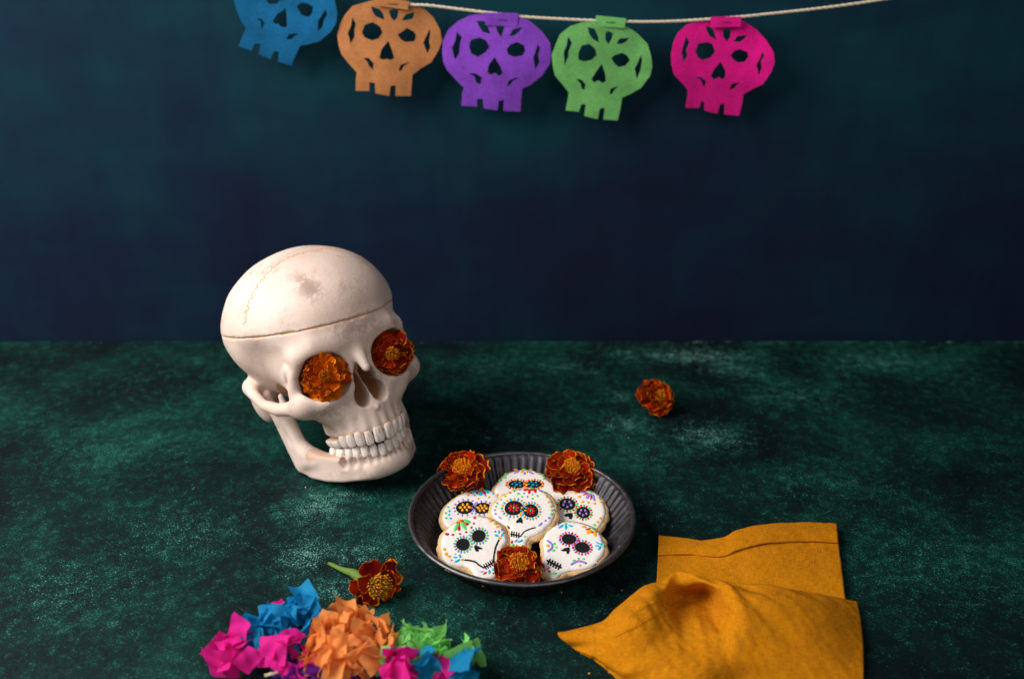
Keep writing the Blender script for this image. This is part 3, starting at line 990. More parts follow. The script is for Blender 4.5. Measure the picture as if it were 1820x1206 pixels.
        if mid: s.dots.setdefault(mid, []).append(s.blob(ellipse(cx, cy, w * 1.1, w, 0, 8), .0011))
    def finish(s):
        for col, items in s.dots.items():
            V, F_ = [], []
            for v, f in items:
                F_ += [tuple(int(i) + len(V) for i in q) for q in f]; V += [tuple(x) for x in v]
            o = link('painted_dots', mesh('painted_dots', V, F_, M['paint_' + col]), s.icing)
            o['kind'] = 'stuff'

# back cookie (only its brow shows)
k = Cookie('iced skull cookie with blue dotted eyes ringed in orange, half hidden behind another', Z_C,
           [(540, 100), (430, 115), (330, 150), (250, 200), (190, 270), (150, 340), (150, 420), (230, 490), (380, 520), (600, 530), (800, 510), (940, 460), (985, 390), (960, 320), (870, 240), (790, 170), (680, 120)],
           (560, 310), .0165, 9)
k.dr = 20
k.eye(440, 305, 112, 52, 0, ('yellow', 'red'), 20, 18); k.eye(668, 305, 102, 50, 0, ('yellow', 'red'), 20, 18)
for cx in (440, 660): k.dot('cyan', (cx, 308, 24, 16), (cx - 55, 300, 18, 11), (cx - 20, 275, 16, 11), (cx + 40, 280, 18, 11), (cx - 25, 338, 18, 10), (cx + 50, 318, 18, 10))
k.dot('green', (295, 165, 24, 14), (283, 212, 24, 14), (215, 247, 24, 14), (790, 188, 22, 12), (805, 230, 22, 12), (540, 106, 30, 9))
k.dot('purple', (440, 140, 42, 15, -20), (545, 155, 17, 22), (635, 150, 42, 15, 25)); k.dot('yellow', (510, 132, 19, 25, 10), (577, 132, 18, 25, -20), (430, 108, 30, 7), (630, 108, 26, 6))
k.finish()

# left cookie
k = Cookie('iced skull cookie with yellow flower eyes and a blue forehead flower', Z_LB,
           [(800, 440), (640, 450), (520, 490), (420, 550), (320, 620), (230, 700), (170, 800), (150, 900), (165, 980), (210, 1040), (300, 1090), (450, 1110), (650, 1120), (850, 1110), (1000, 1060), (1080, 960), (1110, 820), (1120, 700), (1105, 600), (1060, 530), (950, 470)],
           (640, 780), .0140, 3.0, 2.0)
k.dr = 23
for e in ((525, 755, 152, 105, -8), (812, 768, 140, 92, -4)):
    k.eye(*e, ('purple',), 14, 22, 1.22); k.eye_flower(*e, 'yellow', 6, .26, .72, 22, 'yellow')
k.dot('green', (245, 748), (205, 847), (212, 932)); k.dot('cyan', (265, 815), (262, 875), (285, 935), (592, 490, 20), (680, 552, 20), (858, 558, 20), (985, 522, 20))
k.dot('yellow', (478, 500), (573, 550), (740, 610), (917, 587), (1060, 540))
k.dot('cyan', (705, 485, 62, 28, -20), (780, 525, 42, 42), (875, 490, 58, 28, 25)); k.line('red', [(772, 465), (715, 525)], 26); k.line('red', [(808, 470), (850, 530)], 30); k.dot('green', (800, 450, 38, 22))
k.finish()

# right cookie
k = Cookie('iced skull cookie with purple dotted eyes ringed in red and green', Z_R,
           [(370, 80), (290, 105), (245, 150), (235, 230), (245, 320), (290, 410), (350, 470), (450, 505), (590, 530), (690, 540), (750, 515), (790, 450), (818, 380), (815, 300), (780, 220), (720, 150), (640, 110), (500, 85)],
           (530, 300), .0158, 3.0, -4.5)
k.dr = 18
for e in ((412, 275, 88, 62, 8), (583, 365, 74, 60, 10)):
    k.eye(*e, ('red', 'green'), 18, 16, 1.2); k.eye_flower(*e, 'purple', 5, .3, .68, 15)
k.part('nose', 'black', [[(375, 392), (420, 370), (468, 370), (470, 410), (455, 437), (430, 430), (425, 405), (395, 408)]])
k.dot('yellow', (285, 137), (500, 152), (540, 195, 24, 13), (578, 250), (637, 257), (705, 268), (772, 252), (505, 108), (765, 428), (737, 465)); k.dot('green', (703, 497))
k.dot('purple', (580, 145, 42, 14, 10), (632, 190, 20, 36, 32), (695, 205, 17, 42, -12), (655, 170, 18, 14)); k.dot('red', (610, 165, 35, 10, -20), (668, 200, 12, 32, 8)); k.dot('green', (668, 152, 24, 11))
k.finish()

# front right cookie
k = Cookie('iced skull cookie with red and purple ringed plain black eyes and stitched mouth', Z_R,
           [(390, 455), (280, 500), (200, 560), (160, 620), (150, 680), (165, 750), (160, 810), (140, 860), (128, 910), (140, 960), (180, 1015), (240, 1058), (290, 1058), (350, 1010), (430, 978), (560, 962), (660, 938), (720, 900), (760, 850), (800, 800), (815, 740), (800, 660), (760, 590), (690, 520), (600, 480), (500, 455)],
           (470, 760), .0195, 5.5, -3.5)
k.dr = 16
k.eye(430, 650, 80, 54, 5, ('red', 'purple'), 18, 17); k.eye(572, 738, 80, 57, 8, ('red', 'purple'), 18, 17)
k.part('nose', 'black', [[(340, 770), (390, 742), (435, 738), (438, 775), (425, 808), (405, 805), (400, 778), (370, 780)]])
k.part('mouth', 'black', [stroke([(195, 878), (345, 955)], 14)] + [stroke([(cx + 12, cy - 26), (cx - 14, cy + 26)], 13) for cx, cy in ((217, 890), (245, 903), (272, 917), (300, 932), (328, 946))])
k.dot('yellow', (203, 720, 22, 18, 20), (547, 930)); k.dot('green', (395, 483), (800, 705, 12), (272, 700, 20, 14), (292, 738, 18, 12), (265, 770, 20, 14), (483, 878, 22, 11), (533, 857), (585, 862, 17, 12), (278, 1017, 28, 14), (125, 905, 14, 18))
k.dot('cyan', (345, 512, 42, 13, -30), (397, 518, 15, 32), (447, 507, 30, 11, 15), (738, 690, 24, 10, 25), (730, 720, 28, 9, 5), (757, 745, 32, 14, -50), (775, 705, 18, 14)); k.dot('purple', (310, 487, 13), (438, 463, 14, 8), (778, 665, 15, 8))
k.dot('yellow', (592, 518, 28, 14, 10), (645, 570, 40, 22, -30), (708, 590, 22, 36, -20)); k.dot('red', (637, 540, 36, 10, -15), (682, 575, 17, 14)); k.dot('green', (680, 536, 16))
k.line('purple', [(198, 668), (240, 700), (246, 742), (202, 780)], 17); k.line('purple', [(452, 920), (530, 886), (612, 908)], 17)
k.dot('red', (165, 955, 18, 10, 30), (212, 958, 18, 10, -40), (168, 985, 16, 10, -20), (218, 992, 20, 10, 20)); k.dot('purple', (190, 972, 10))
k.finish()

# centre cookie
k = Cookie('iced skull cookie with red flower eyes ringed in blue and yellow, topmost of pile', Z_C,
           [(640, 350), (500, 355), (380, 390), (270, 440), (180, 510), (120, 590), (105, 670), (130, 730), (180, 770), (240, 805), (310, 850), (340, 900), (352, 960), (350, 1040), (372, 1110), (430, 1150), (510, 1150), (565, 1115), (580, 1050), (620, 1000), (700, 970), (770, 930), (830, 880), (900, 810), (940, 730), (950, 650), (930, 560), (890, 480), (820, 410), (740, 365)],
           (520, 700), .0245, 7.0, 0.0, .0032)
k.dr = 18
for e, w in (((403, 622, 130, 95, -5), 14), ((628, 660, 102, 88, 0), 12)):
    k.eye(*e, ('cyan', 'yellow'), 20, 21, 1.25); k.eye_flower(*e, 'red', 8, .15, .66, w, 'green')
k.part('nose', 'black', [[(495, 740), (518, 785), (515, 830), (490, 815), (470, 815), (440, 825), (430, 800), (460, 770)]])
k.part('mouth', 'black', [stroke([(362, 968), (430, 985), (490, 1000)], 12), stroke([(490, 1000), (540, 940), (610, 905), (690, 882)], 11), stroke([(318, 858), (338, 892)], 10)] + [stroke([(cx + 2, 975 + (cx - 400) * .25 - 36), (cx - 3, 975 + (cx - 400) * .25 + 30)], 11) for cx in (370, 402, 434, 466)])
k.dot('green', (400, 388), (460, 428, 24, 15), (175, 557), (160, 602), (510, 470), (650, 495), (718, 457), (805, 408), (907, 655), (903, 705, 22, 20), (548, 1005, 20, 13, -30), (385, 1120, 32, 17, -30), (640, 357, 20, 9))
k.dot('yellow', (340, 412), (285, 463), (225, 508), (865, 545), (897, 605, 20), (840, 473), (333, 775, 10)); k.dot('purple', (478, 375), (537, 425, 14), (583, 470, 16), (650, 440, 13), (755, 388), (145, 647), (153, 698), (212, 752, 28, 12, 40), (872, 752, 21, 16), (825, 790, 20, 12, -20), (757, 840, 42, 16, -40))
k.dot('red', (565, 376, 46, 16, -8), (610, 400, 19, 36, 12), (683, 386, 22, 38, -40), (640, 375, 30, 18), (375, 1075, 14, 30)); k.dot('purple', (430, 1060, 32, 13, -45)); k.dot('cyan', (485, 1065, 46, 15, -25))
k.finish()

# front left cookie
k = Cookie('iced skull cookie with black eyes ringed in green and purple, long drawn jaw line', Z_FL,
           [(640, 120), (540, 130), (440, 165), (340, 210), (260, 260), (190, 330), (140, 400), (115, 480), (110, 560), (122, 640), (130, 720), (170, 780), (230, 822), (330, 835), (430, 838), (500, 855), (550, 905), (590, 970), (640, 1010), (720, 1030), (790, 1028), (870, 1000), (940, 955), (1000, 890), (1012, 800), (1000, 720), (985, 640), (990, 595), (1010, 555), (1045, 515), (1055, 450), (1032, 370), (980, 275), (900, 205), (780, 145)],
           (600, 560), .0220, 8.0, 2.0)
k.dr = 23
k.eye(425, 540, 97, 87, -10, ('green', 'purple'), 17, 24, 1.25); k.eye(648, 420, 100, 87, -10, ('green', 'purple'), 17, 24, 1.25)
k.part('nose', 'black', [[(600, 545), (650, 568), (705, 595), (690, 610), (650, 602), (645, 640), (612, 640), (592, 610), (582, 570)]])
k.part('mouth', 'black', [stroke([(450, 762), (520, 768), (600, 790), (650, 830), (720, 872)], 17), stroke([(720, 872), (790, 835), (870, 785)], 14), stroke([(935, 478), (890, 580), (870, 680), (862, 760), (882, 800)], 17)] + [stroke([(cx - 18, cy - 38), (cx + 22, cy + 30)], 11) for cx, cy in ((735, 862), (765, 846), (795, 830), (825, 812), (852, 797))])
k.dot('yellow', (820, 205, 28, 22), (882, 243, 27, 21), (918, 287, 26, 20), (160, 608, 27, 23), (183, 675, 28, 24), (228, 710, 27, 21), (950, 452, 26, 22), (415, 757, 22))
k.dot('red', (592, 158, 22, 20), (580, 240, 17), (545, 296, 19, 16, -30), (472, 362, 20), (380, 387, 20, 14), (280, 400, 24, 17), (195, 390, 32, 23), (980, 325, 17), (885, 355, 17), (315, 677, 11), (262, 762, 13), (857, 948, 16), (740, 948, 36, 14, -30), (915, 910, 20, 16))
k.dot('cyan', (937, 360, 16, 28), (903, 412, 38, 18, 15), (985, 400, 16, 38, 35), (315, 722, 32, 15, 5), (380, 705, 20, 32, -15), (345, 772, 52, 18, -25), (800, 930, 20, 34), (860, 898, 27, 22, 30), (910, 855, 36, 17, 10)); k.dot('purple', (695, 928, 42, 9, 3))
k.dot('green', (335, 285, 26, 82, 28), (435, 270, 34, 70, -28), (480, 212, 60, 30, 15)); k.line('red', [(352, 220), (365, 325)], 34); k.line('red', [(400, 205), (485, 250)], 34); k.dot('yellow', (370, 205, 42, 24, -25))
k.finish()

# ------------------------------------------------------------------ marigolds
def petal_mesh(name, seed, mat, long=1.0):
    """unit petal: root at the origin, growing along +Y, upper face towards +Z; two skins so the underside has its own colour"""
    r = random.Random(seed)
    nt, ns = 9, 11
    lob = r.choice((1.5, 2, 2.5)); ph = r.uniform(0, 6.28); fold = r.uniform(-.25, .45); ruf = r.uniform(.06, .16); curl = r.uniform(-.42, -.05)
    wid = r.uniform(.50, .70); asym = r.uniform(-.06, .06)
    V, rim, base = [], [], []
    for skin in (0, 1):
        for j in range(nt + 1):
            t = j / nt
            for i in range(ns):
                s = -1 + 2 * i / (ns - 1)
                w = 0.10 + (wid - .1) * math.sin(min(1, t * 1.25) * math.pi * .5) ** 1.3
                w *= math.sqrt(max(.05, 1 - (max(0, t - .55) / .62) ** 2))
                ext = 1 - .14 * s * s + .05 * math.cos(s * math.pi * lob + ph) + asym * s
                y = t * (1 - t * (1 - ext)) * long
                x = s * w
                z = .10 * t + curl * t * t * .7 + fold * s * s * t + ruf * t * t * math.sin(s * 5.2 + ph) + .05 * t ** 3 * math.sin(s * 9 + ph * 2)
                if skin: z -= .022 * (1 - max(t ** 4, abs(s) ** 6) * .7)
                V.append((x, y, z))
                rim.append(max(1.0 if t > .99 else (.80 if t > .88 else .5), 1.0 if abs(s) > .99 else (.74 if abs(s) > .75 else .4)) if t > .25 else 0)
                base.append(max(0, 1 - t * 2.6))
    Fc, mi = [], []
    n0 = (nt + 1) * ns
    for j in range(nt):
        for i in range(ns - 1):
            a = j * ns + i
            Fc.append((a, a + 1, a + 1 + ns, a + ns)); mi.append(0)
            b = a + n0
            Fc.append((b, b + ns, b + 1 + ns, b + 1)); mi.append(1)
    def edge(a, b):
        Fc.append((a, a + n0, b + n0, b)); mi.append(0)
    for j in range(nt):
        edge(j * ns, (j + 1) * ns); edge((j + 1) * ns + ns - 1, j * ns + ns - 1)
    for i in range(ns - 1):
        edge(nt * ns + i, nt * ns + i + 1)
    me = mesh(name, V, Fc, [mat, M['petal_back']])
    me.polygons.foreach_set('material_index', mi)
    attr(me, 'rim', rim); attr(me, 'base', base)
    return me
PETALS = {c: [petal_mesh('petal', 40 + i, M['petal_' + c]) for i in range(9)] for c in ('red', 'orange')}

def floret_mesh(seed, n, rad, hgt, mat):
    r = random.Random(seed)
    V, Fc = [], []
    for q in range(n):
        u = math.sqrt((q + .5) / n); a = q * 2.39996
        bx, by = rad * u * math.cos(a), rad * u * math.sin(a)
        h = hgt * (1 - .35 * u * u) * r.uniform(.7, 1.2)
        lean = Vector((math.cos(a) * u * .5 + r.uniform(-.3, .3), math.sin(a) * u * .5 + r.uniform(-.3, .3), 1)).normalized()
        s0 = len(V); w = rad * r.uniform(.045, .08)
        side = lean.orthogonal().normalized(); up = lean.cross(side)
        rings = ((0, .55), (.72, .7), (.9, 1.15), (1.0, .7))
        for t, k in rings:
            for m in range(5):
                b = m * 2 * math.pi / 5
                p = Vector((bx, by, 0)) + lean * h * t + (side * math.cos(b) + up * math.sin(b)) * w * k
                V.append(tuple(p))
        for j in range(3):
            for m in range(5):
                Fc.append((s0 + j * 5 + m, s0 + j * 5 + (m + 1) % 5, s0 + j * 5 + 5 + (m + 1) % 5, s0 + j * 5 + 5 + m))
        Fc.append(tuple(s0 + 15 + m for m in range(5)))
    return mesh('florets', V, Fc, mat, False)
FLORETS = {'bright': floret_mesh(1, 120, 1, .9, M['floret']), 'dull': floret_mesh(2, 130, 1, .8, M['floret_dull'])}

def tube_mesh(name, pts, mat, n=10):
    """pts: (Vector, radius)"""
    V, Fc = [], []
    for i, (p, r_) in enumerate(pts):
        q = (pts[min(i + 1, len(pts) - 1)][0] - pts[max(i - 1, 0)][0]).normalized()
        a = q.orthogonal().normalized(); b = q.cross(a)
        for m in range(n):
            t = 2 * math.pi * m / n
            V.append(tuple(p + (a * math.cos(t) + b * math.sin(t)) * r_))
    for i in range(len(pts) - 1):
        for m in range(n):
            Fc.append((i * n + m, i * n + (m + 1) % n, (i + 1) * n + (m + 1) % n, (i + 1) * n + m))
    Fc.append(tuple(range(n))[::-1]); Fc.append(tuple((len(pts) - 1) * n + m for m in range(n)))
    return mesh(name, V, Fc, mat)
CALYX = tube_mesh('calyx', [(Vector((0, 0, z)), r_) for z, r_ in ((.06, .36), (-.12, .33), (-.45, .26), (-.8, .17), (-.95, .09), (-1.25, .08))], M['calyx_pale'])

def marigold(loc, normal, rad, label, seed, variant='red', rings=None, squash=1.0, roll=0.0, calyx=True, centre='bright', crad=.30, group='loose marigold heads'):
    r = random.Random(seed)
    root = empty('marigold', loc, label, 'flower', group)
    q = Vector(normal).normalized().to_track_quat('Z', 'Y')
    root.rotation_euler = (q.to_matrix() @ Matrix.Rotation(roll, 3, 'Z')).to_euler()
    root.scale = (rad, rad, rad * squash)
    rings = rings or [(9, -4, 1.04, .06, -.10), (8, 10, .92, .12, .02), (7, 24, .74, .16, .10), (5, 38, .54, .20, .16)]
    for n, tilt, ln, r0, z0 in rings:
        for i in range(n):
            a = 2 * math.pi * (i + r.uniform(-.28, .28)) / n + tilt
            o = link('petal', r.choice(PETALS[variant]), root)
            sc = ln * r.uniform(.84, 1.12)
            m = Matrix.Rotation(a, 4, 'Z') @ Matrix.Translation((0, r0, z0)) @ Matrix.Rotation(R(tilt + r.uniform(-13, 13)), 4, 'X') @ Matrix.Rotation(r.uniform(-.4, .4), 4, 'Y')
            m = m @ Matrix.Diagonal((sc * r.uniform(.82, 1.15), sc, sc, 1))
            o.matrix_local = m
    c = link('florets', FLORETS[centre], root)
    c['kind'] = 'stuff'
    c.location = (0, 0, .14); c.scale = (crad, crad, .62)
    if calyx:
        o = link('calyx', CALYX, root)
        o.scale = (.75, .75, .62)
    return root

r3 = np.array(SK_RM.to_3x3())
def skull_pt(x, y, z):
    return Vector(r3 @ (np.array([x, y, z - DROP]) * SK_K)) + SKULL.location
def pull(u, v, ref):
    """point on the pixel's ray at the depth of a known point"""
    d = np.array(ref) - ORI
    zc = d[1] * cp - d[2] * sp
    a = ray(u, v)
    return Vector(ORI + a * zc)
fw = Vector(r3 @ np.array([0, -1.0, 0]))
view = Vector((0, -cp, sp))
eL = skull_pt(-31, 8, 100); eR = skull_pt(31, 9, 100)
marigold(pull(578, 668, eL), view * .9 + fw * .3 + Vector((.05, 0, .1)), .0206, 'bright orange marigold filling the eye socket beside the broad cheek', 5, 'orange', calyx=False, crad=.24, roll=.4, squash=1.35, group='marigolds in the skull eye sockets')
marigold(pull(692, 629, eR), view * .8 + fw * .7 + Vector((.12, 0, .1)), .0222, 'dark red marigold in the skull eye socket turned towards the backdrop', 9, 'red', calyx=False, crad=.26, roll=1.2, squash=1.3, group='marigolds in the skull eye sockets')
def on_tin(u, v, z): return at_z(u, v, z)
marigold(on_tin(823, 838, .027), (-.12, -.32, 1), .0225, 'red marigold resting on the tin rim beside the yellow-eyed cookie', 21, 'red', squash=.82, crad=.34)
marigold(on_tin(1015, 837, .027), (.06, -.26, 1), .0222, 'red marigold tucked at the tin rim above the purple-eyed cookie', 33, 'red', squash=.82, roll=.8, crad=.32)
marigold(on_tin(922, 1005, .0235), (0, -.36, 1), .0186, 'red marigold tucked between the two lowest cookies in the tin', 47, 'red', squash=.85, roll=2.0, crad=.38)
marigold(at_z(1168, 706, .019), (.22, -.72, .66), .0205, 'small red marigold lying alone on the table away from the tin', 58, 'red', squash=1.05, roll=.3, crad=.27,
         rings=[(8, 0, 1.0, .06, -.14), (8, 16, .90, .09, -.02), (7, 32, .76, .10, .08), (6, 48, .58, .10, .16)])

# the sparse one with its long calyx, lying on its side
def side_marigold():
    p = Vector(at_z(668, 1040, .012))
    tail = Vector(at_z(588, 1002, .004))
    ax = (p - tail).normalized()
    root = marigold(p, (ax.x * .75, ax.y * .75 - .25, .42), .0205, 'sparse dark red marigold lying on the table with long green calyx', 71, 'red',
                    rings=[(6, 8, 1.0, .1, -.1), (4, 30, .78, .14, 0)], calyx=False, centre='dull', crad=.44, roll=.5)
    base = root.matrix_basis if False else Matrix.LocRotScale(root.location, root.rotation_euler, root.scale)
    inv = base.inverted()
    mid = p.lerp(tail, .5) + Vector((0, 0, .002))
    pts = [(p - ax * .001, .0052), (p - ax * .006, .0058), (p - ax * .012, .0055), (mid, .0036), (p.lerp(tail, .75), .0022), (tail, .0016), (tail - ax * .003, .0012)]
    me = tube_mesh('calyx', pts, M['calyx'], 12)
    me.transform(inv)
    link('calyx', me, root)
side_marigold()

# ------------------------------------------------------------------ garland of felt skulls
GAR_Y = 1.098
PZ = Zoom(500, 0, 2.2195)
T_OUT = [(634, 205), (640, 160), (660, 118), (695, 85), (745, 65), (800, 52), (860, 48), (935, 60), (985, 85), (1030, 125), (1058, 170), (1064, 215), (1055, 250), (1025, 300), (985, 330), (950, 350), (945, 390), (942, 438), (880, 438), (878, 396), (856, 396), (852, 438), (796, 430), (794, 388), (774, 388), (770, 420), (712, 418), (716, 370), (718, 345), (690, 320), (655, 280), (638, 245)]
T_HOLES = [[(745, 185), (755, 160), (780, 150), (805, 162), (812, 185), (800, 205), (775, 214), (752, 203)],
           [(893, 195), (905, 180), (925, 172), (950, 182), (957, 200), (945, 216), (920, 222), (902, 210)],
           [(845, 230), (862, 262), (868, 285), (855, 293), (842, 285), (828, 292), (815, 283), (825, 258)],
           [(776, 84), (800, 90), (815, 110), (820, 130), (795, 120), (780, 103)],
           [(848, 98), (862, 92), (880, 98), (875, 120), (864, 138), (852, 120)],
           [(902, 136), (915, 115), (950, 108), (938, 127), (920, 135)],
           [(694, 125), (712, 150), (700, 180), (704, 205), (688, 235), (676, 190), (688, 160)],
           [(1012, 170), (1020, 190), (1013, 215), (1018, 240), (1004, 268), (992, 225), (1002, 200)],
           [(742, 290), (768, 287), (787, 305), (784, 332), (772, 322), (765, 302)],
           [(935, 304), (915, 305), (895, 315), (890, 338), (905, 335), (915, 318)]]
T_C = np.array([850.0, 215.0])
def felt_skull(colour, label, c, sc, rot, seed, tab, side, jit=4.0):
    r = np.random.default_rng(seed)
    A = np.array([[math.cos(rot), -math.sin(rot)], [math.sin(rot), math.cos(rot)]])
    def tr(P):
        P = (np.asarray(P, float) - T_C) + r.uniform(-jit, jit, (len(P), 2))
        P = (P * np.asarray(sc)) @ A.T + np.asarray(c)
        return np.array([at_y(u, v, GAR_Y)[[0, 2]] for u, v in PZ(P)])
    org = at_y(*PZ([c])[0], GAR_Y)
    o2 = org[[0, 2]]
    out = resample(tr(T_OUT) - o2, .004)
    holes = []
    for hi, h in enumerate(T_HOLES):
        h = np.asarray(h, float); hc = h.mean(0)
        holes.append(resample(tr(hc + (h - hc) * (1.2 if hi < 6 else 1.02)) - o2, .003))
    V, Fc, _ = fill(out, holes, .006)
    bow = .0035 * np.sin(V[:, 0] * 32 + seed) + .0025 * np.sin(V[:, 1] * 40 + seed * 2) - .08 * np.clip(-V[:, 1] - .02, 0, 1)
    root = empty('felt_skull', tuple(org), label, 'paper garland', 'felt skulls strung on the garland cord')
    P, faces = slab(V, Fc, bow + .0005, bow - .0005)
    P = np.c_[P[:, 0], -P[:, 2], P[:, 1]]
    link('cut_felt', mesh('cut_felt', P, faces, M['felt_' + colour], False), root)
    # tab folded over the cord
    tb = np.array([at_y(u, v, GAR_Y)[[0, 2]] for u, v in PZ(tab)]) - o2
    V, Fc, _ = fill(resample(tb, .004), (), .005)
    P, faces = slab(V, Fc, np.full(len(V), .0042), np.full(len(V), .0032))
    P = np.c_[P[:, 0], -P[:, 2], P[:, 1]]
    t = link('folded_tab', mesh('folded_tab', P, faces, M['felt_' + side], False), root)
    c2 = tb.mean(0)
    link('staple', tube_mesh('staple', [(Vector((c2[0] - .005, -.0046, c2[1])), .0004), (Vector((c2[0] + .005, -.0046, c2[1] - .0006)), .0004)], M['tin'], 6), t)
felt_skull('purple', 'purple felt skull hanging between the tan and green ones', (850, 215), (1.0, 1.0), 0.0, 1, [(802, 48), (936, 52), (930, 104), (806, 98)], 'purple')
felt_skull('tan', 'tan felt skull hanging beside the purple one', (427, 158), (.95, .98), .02, 2, [(382, -12), (505, 4), (500, 38), (380, 22)], 'tan')
felt_skull('green', 'green felt skull hanging between the purple and magenta ones', (1268, 248), (.93, 1.0), .10, 3, [(1240, 60), (1358, 72), (1352, 110), (1242, 102)], 'green')
felt_skull('magenta', 'magenta felt skull hanging at the cord beyond the green one', (1738, 236), (.96, .98), .06, 4, [(1690, 66), (1812, 64), (1808, 104), (1692, 108)], 'magenta')
felt_skull('blue', 'blue felt skull hanging at the cord beyond the tan one', (17, 33), (.96, .96), .3, 5, [(20, -165), (135, -130), (123, -95), (8, -130)], 'blue')

def cord(name, pts, rad, mat, label=None, cat=None, parent=None, turns=420):
    """two-ply twisted string along world points"""
    P = []
    for i in range(len(pts) - 1):
        p0, p1, p2, p3 = [Vector(pts[max(0, min(len(pts) - 1, j))]) for j in (i - 1, i, i + 1, i + 2)]
        n = max(2, int((p2 - p1).length / .0016))
        for k_ in range(n):
            t = k_ / n
            P.append(.5 * (2 * p1 + (p2 - p0) * t + (2 * p0 - 5 * p1 + 4 * p2 - p3) * t * t + (3 * p1 - p0 - 3 * p2 + p3) * t ** 3))
    P.append(Vector(pts[-1]))
    V, Fc = [], []
    ns = 6
    for ply in range(3):
        s0 = len(V)
        for i, p in enumerate(P):
            q = (P[min(i + 1, len(P) - 1)] - P[max(i - 1, 0)]).normalized()
            a = q.cross(Vector((0, 0, 1))).normalized(); b = q.cross(a)
            th = i * .55 + ply * 2 * math.pi / 3
            c = p + (a * math.cos(th) + b * math.sin(th)) * rad * .55
            for m in range(ns):
                t = 2 * math.pi * m / ns
                V.append(tuple(c + (a * math.cos(t) + b * math.sin(t)) * rad * .6))
        for i in range(len(P) - 1):
            for m in range(ns):
                Fc.append((s0 + i * ns + m, s0 + i * ns + (m + 1) % ns, s0 + (i + 1) * ns + (m + 1) % ns, s0 + (i + 1) * ns + m))
    o = link(name, mesh(name, V, Fc, mat), parent)
    if label: tag(o, label, cat)
    return o
cp_px = [(-1000, -420), (-500, -280), (60, -125), (440, 4), (600, 24), (860, 56), (1000, 70), (1300, 84), (1500, 86), (1690, 76), (1900, 58), (2300, 10), (2900, -90)]
cord('garland_cord', [at_y(*PZ([p])[0], GAR_Y - .0015) for p in cp_px], .0015, M['cord'], 'pale twisted cotton cord that the felt skulls hang from', 'cord')

# ------------------------------------------------------------------ napkin
def net_surface(net, nu, nv):
    """smooth Catmull-Rom surface through a grid of control points"""
    N = np.array(net, float); ru, rv = N.shape[:2]
    def cr(A, t):
        n = A.shape[0]
        x = t * (n - 1); i = min(int(x), n - 2); f = x - i
        p0, p1, p2, p3 = A[max(i - 1, 0)], A[i], A[i + 1], A[min(i + 2, n - 1)]
        return .5 * (2 * p1 + (p2 - p0) * f + (2 * p0 - 5 * p1 + 4 * p2 - p3) * f * f + (3 * p1 - p0 - 3 * p2 + p3) * f ** 3)
    out = np.zeros((nu, nv, 3))
    rows = [np.array([cr(N[i], v / (nv - 1)) for v in range(nv)]) for i in range(ru)]
    rows = np.array(rows)
    for u in range(nu):
        out[u] = cr(rows, u / (nu - 1))
    return out
def cloth(name, net, nu, nv, parent, mat, thick=.0012, wr=.0005, seed=0, creases=()):
    G = net_surface(net, nu, nv)
    for a, b, amp, w in creases:
        ab = b[:2] - a[:2]; L2 = ab @ ab
        t = ((G[..., :2] - a[:2]) @ ab) / L2
        d = np.linalg.norm(G[..., :2] - a[:2] - np.clip(t, 0, 1)[..., None] * ab, axis=2)
        fade = np.clip(1.15 - np.abs(t - .45) * 1.6, 0, 1)
        G[..., 2] += amp * fade * np.exp(-(d / w) ** 2)
    G[..., 2] += wr * vnoise(G[..., :2], 160, seed) + wr * .5 * vnoise(G[..., :2], 420, seed + 1)
    du = np.gradient(G, axis=0); dv = np.gradient(G, axis=1)
    nr = np.cross(du, dv); nr /= np.linalg.norm(nr, axis=2)[..., None] + 1e-12
    if nr[..., 2].mean() < 0: nr = -nr
    V = np.concatenate([G.reshape(-1, 3), (G - nr * thick).reshape(-1, 3)])
    Fc = []; n0 = nu * nv
    for u in range(nu - 1):
        for v in range(nv - 1):
            a = u * nv + v
            Fc.append((a, a + 1, a + nv + 1, a + nv)); Fc.append((a + n0, a + nv + n0, a + nv + 1 + n0, a + 1 + n0))
    for u in range(nu - 1):
        for v in (0, nv - 1):
            a = u * nv + v; Fc.append((a, a + nv, a + nv + n0, a + n0))
    for v in range(nv - 1):
        for u in (0, nu - 1):
            a = u * nv + v; Fc.append((a, a + 1, a + 1 + n0, a + n0))
    me = mesh(name, V, Fc, mat)
    uv = me.uv_layers.new(name='UVMap')
    su = np.concatenate([[0], np.cumsum(np.linalg.norm(np.diff(G.mean(1), axis=0), axis=1))])
    sv = np.concatenate([[0], np.cumsum(np.linalg.norm(np.diff(G.mean(0), axis=0), axis=1))])
    co = np.array([(su[(i % n0) // nv], sv[(i % n0) % nv]) for i in range(2 * n0)])
    li = np.zeros(len(me.loops), np.int64); me.loops.foreach_get('vertex_index', li)
    uv.data.foreach_set('uv', co[li].ravel())
    bm = bmesh.new(); bm.from_mesh(me); bmesh.ops.recalc_face_normals(bm, faces=bm.faces); bm.to_mesh(me); bm.free()
    return link(name, me, parent), G
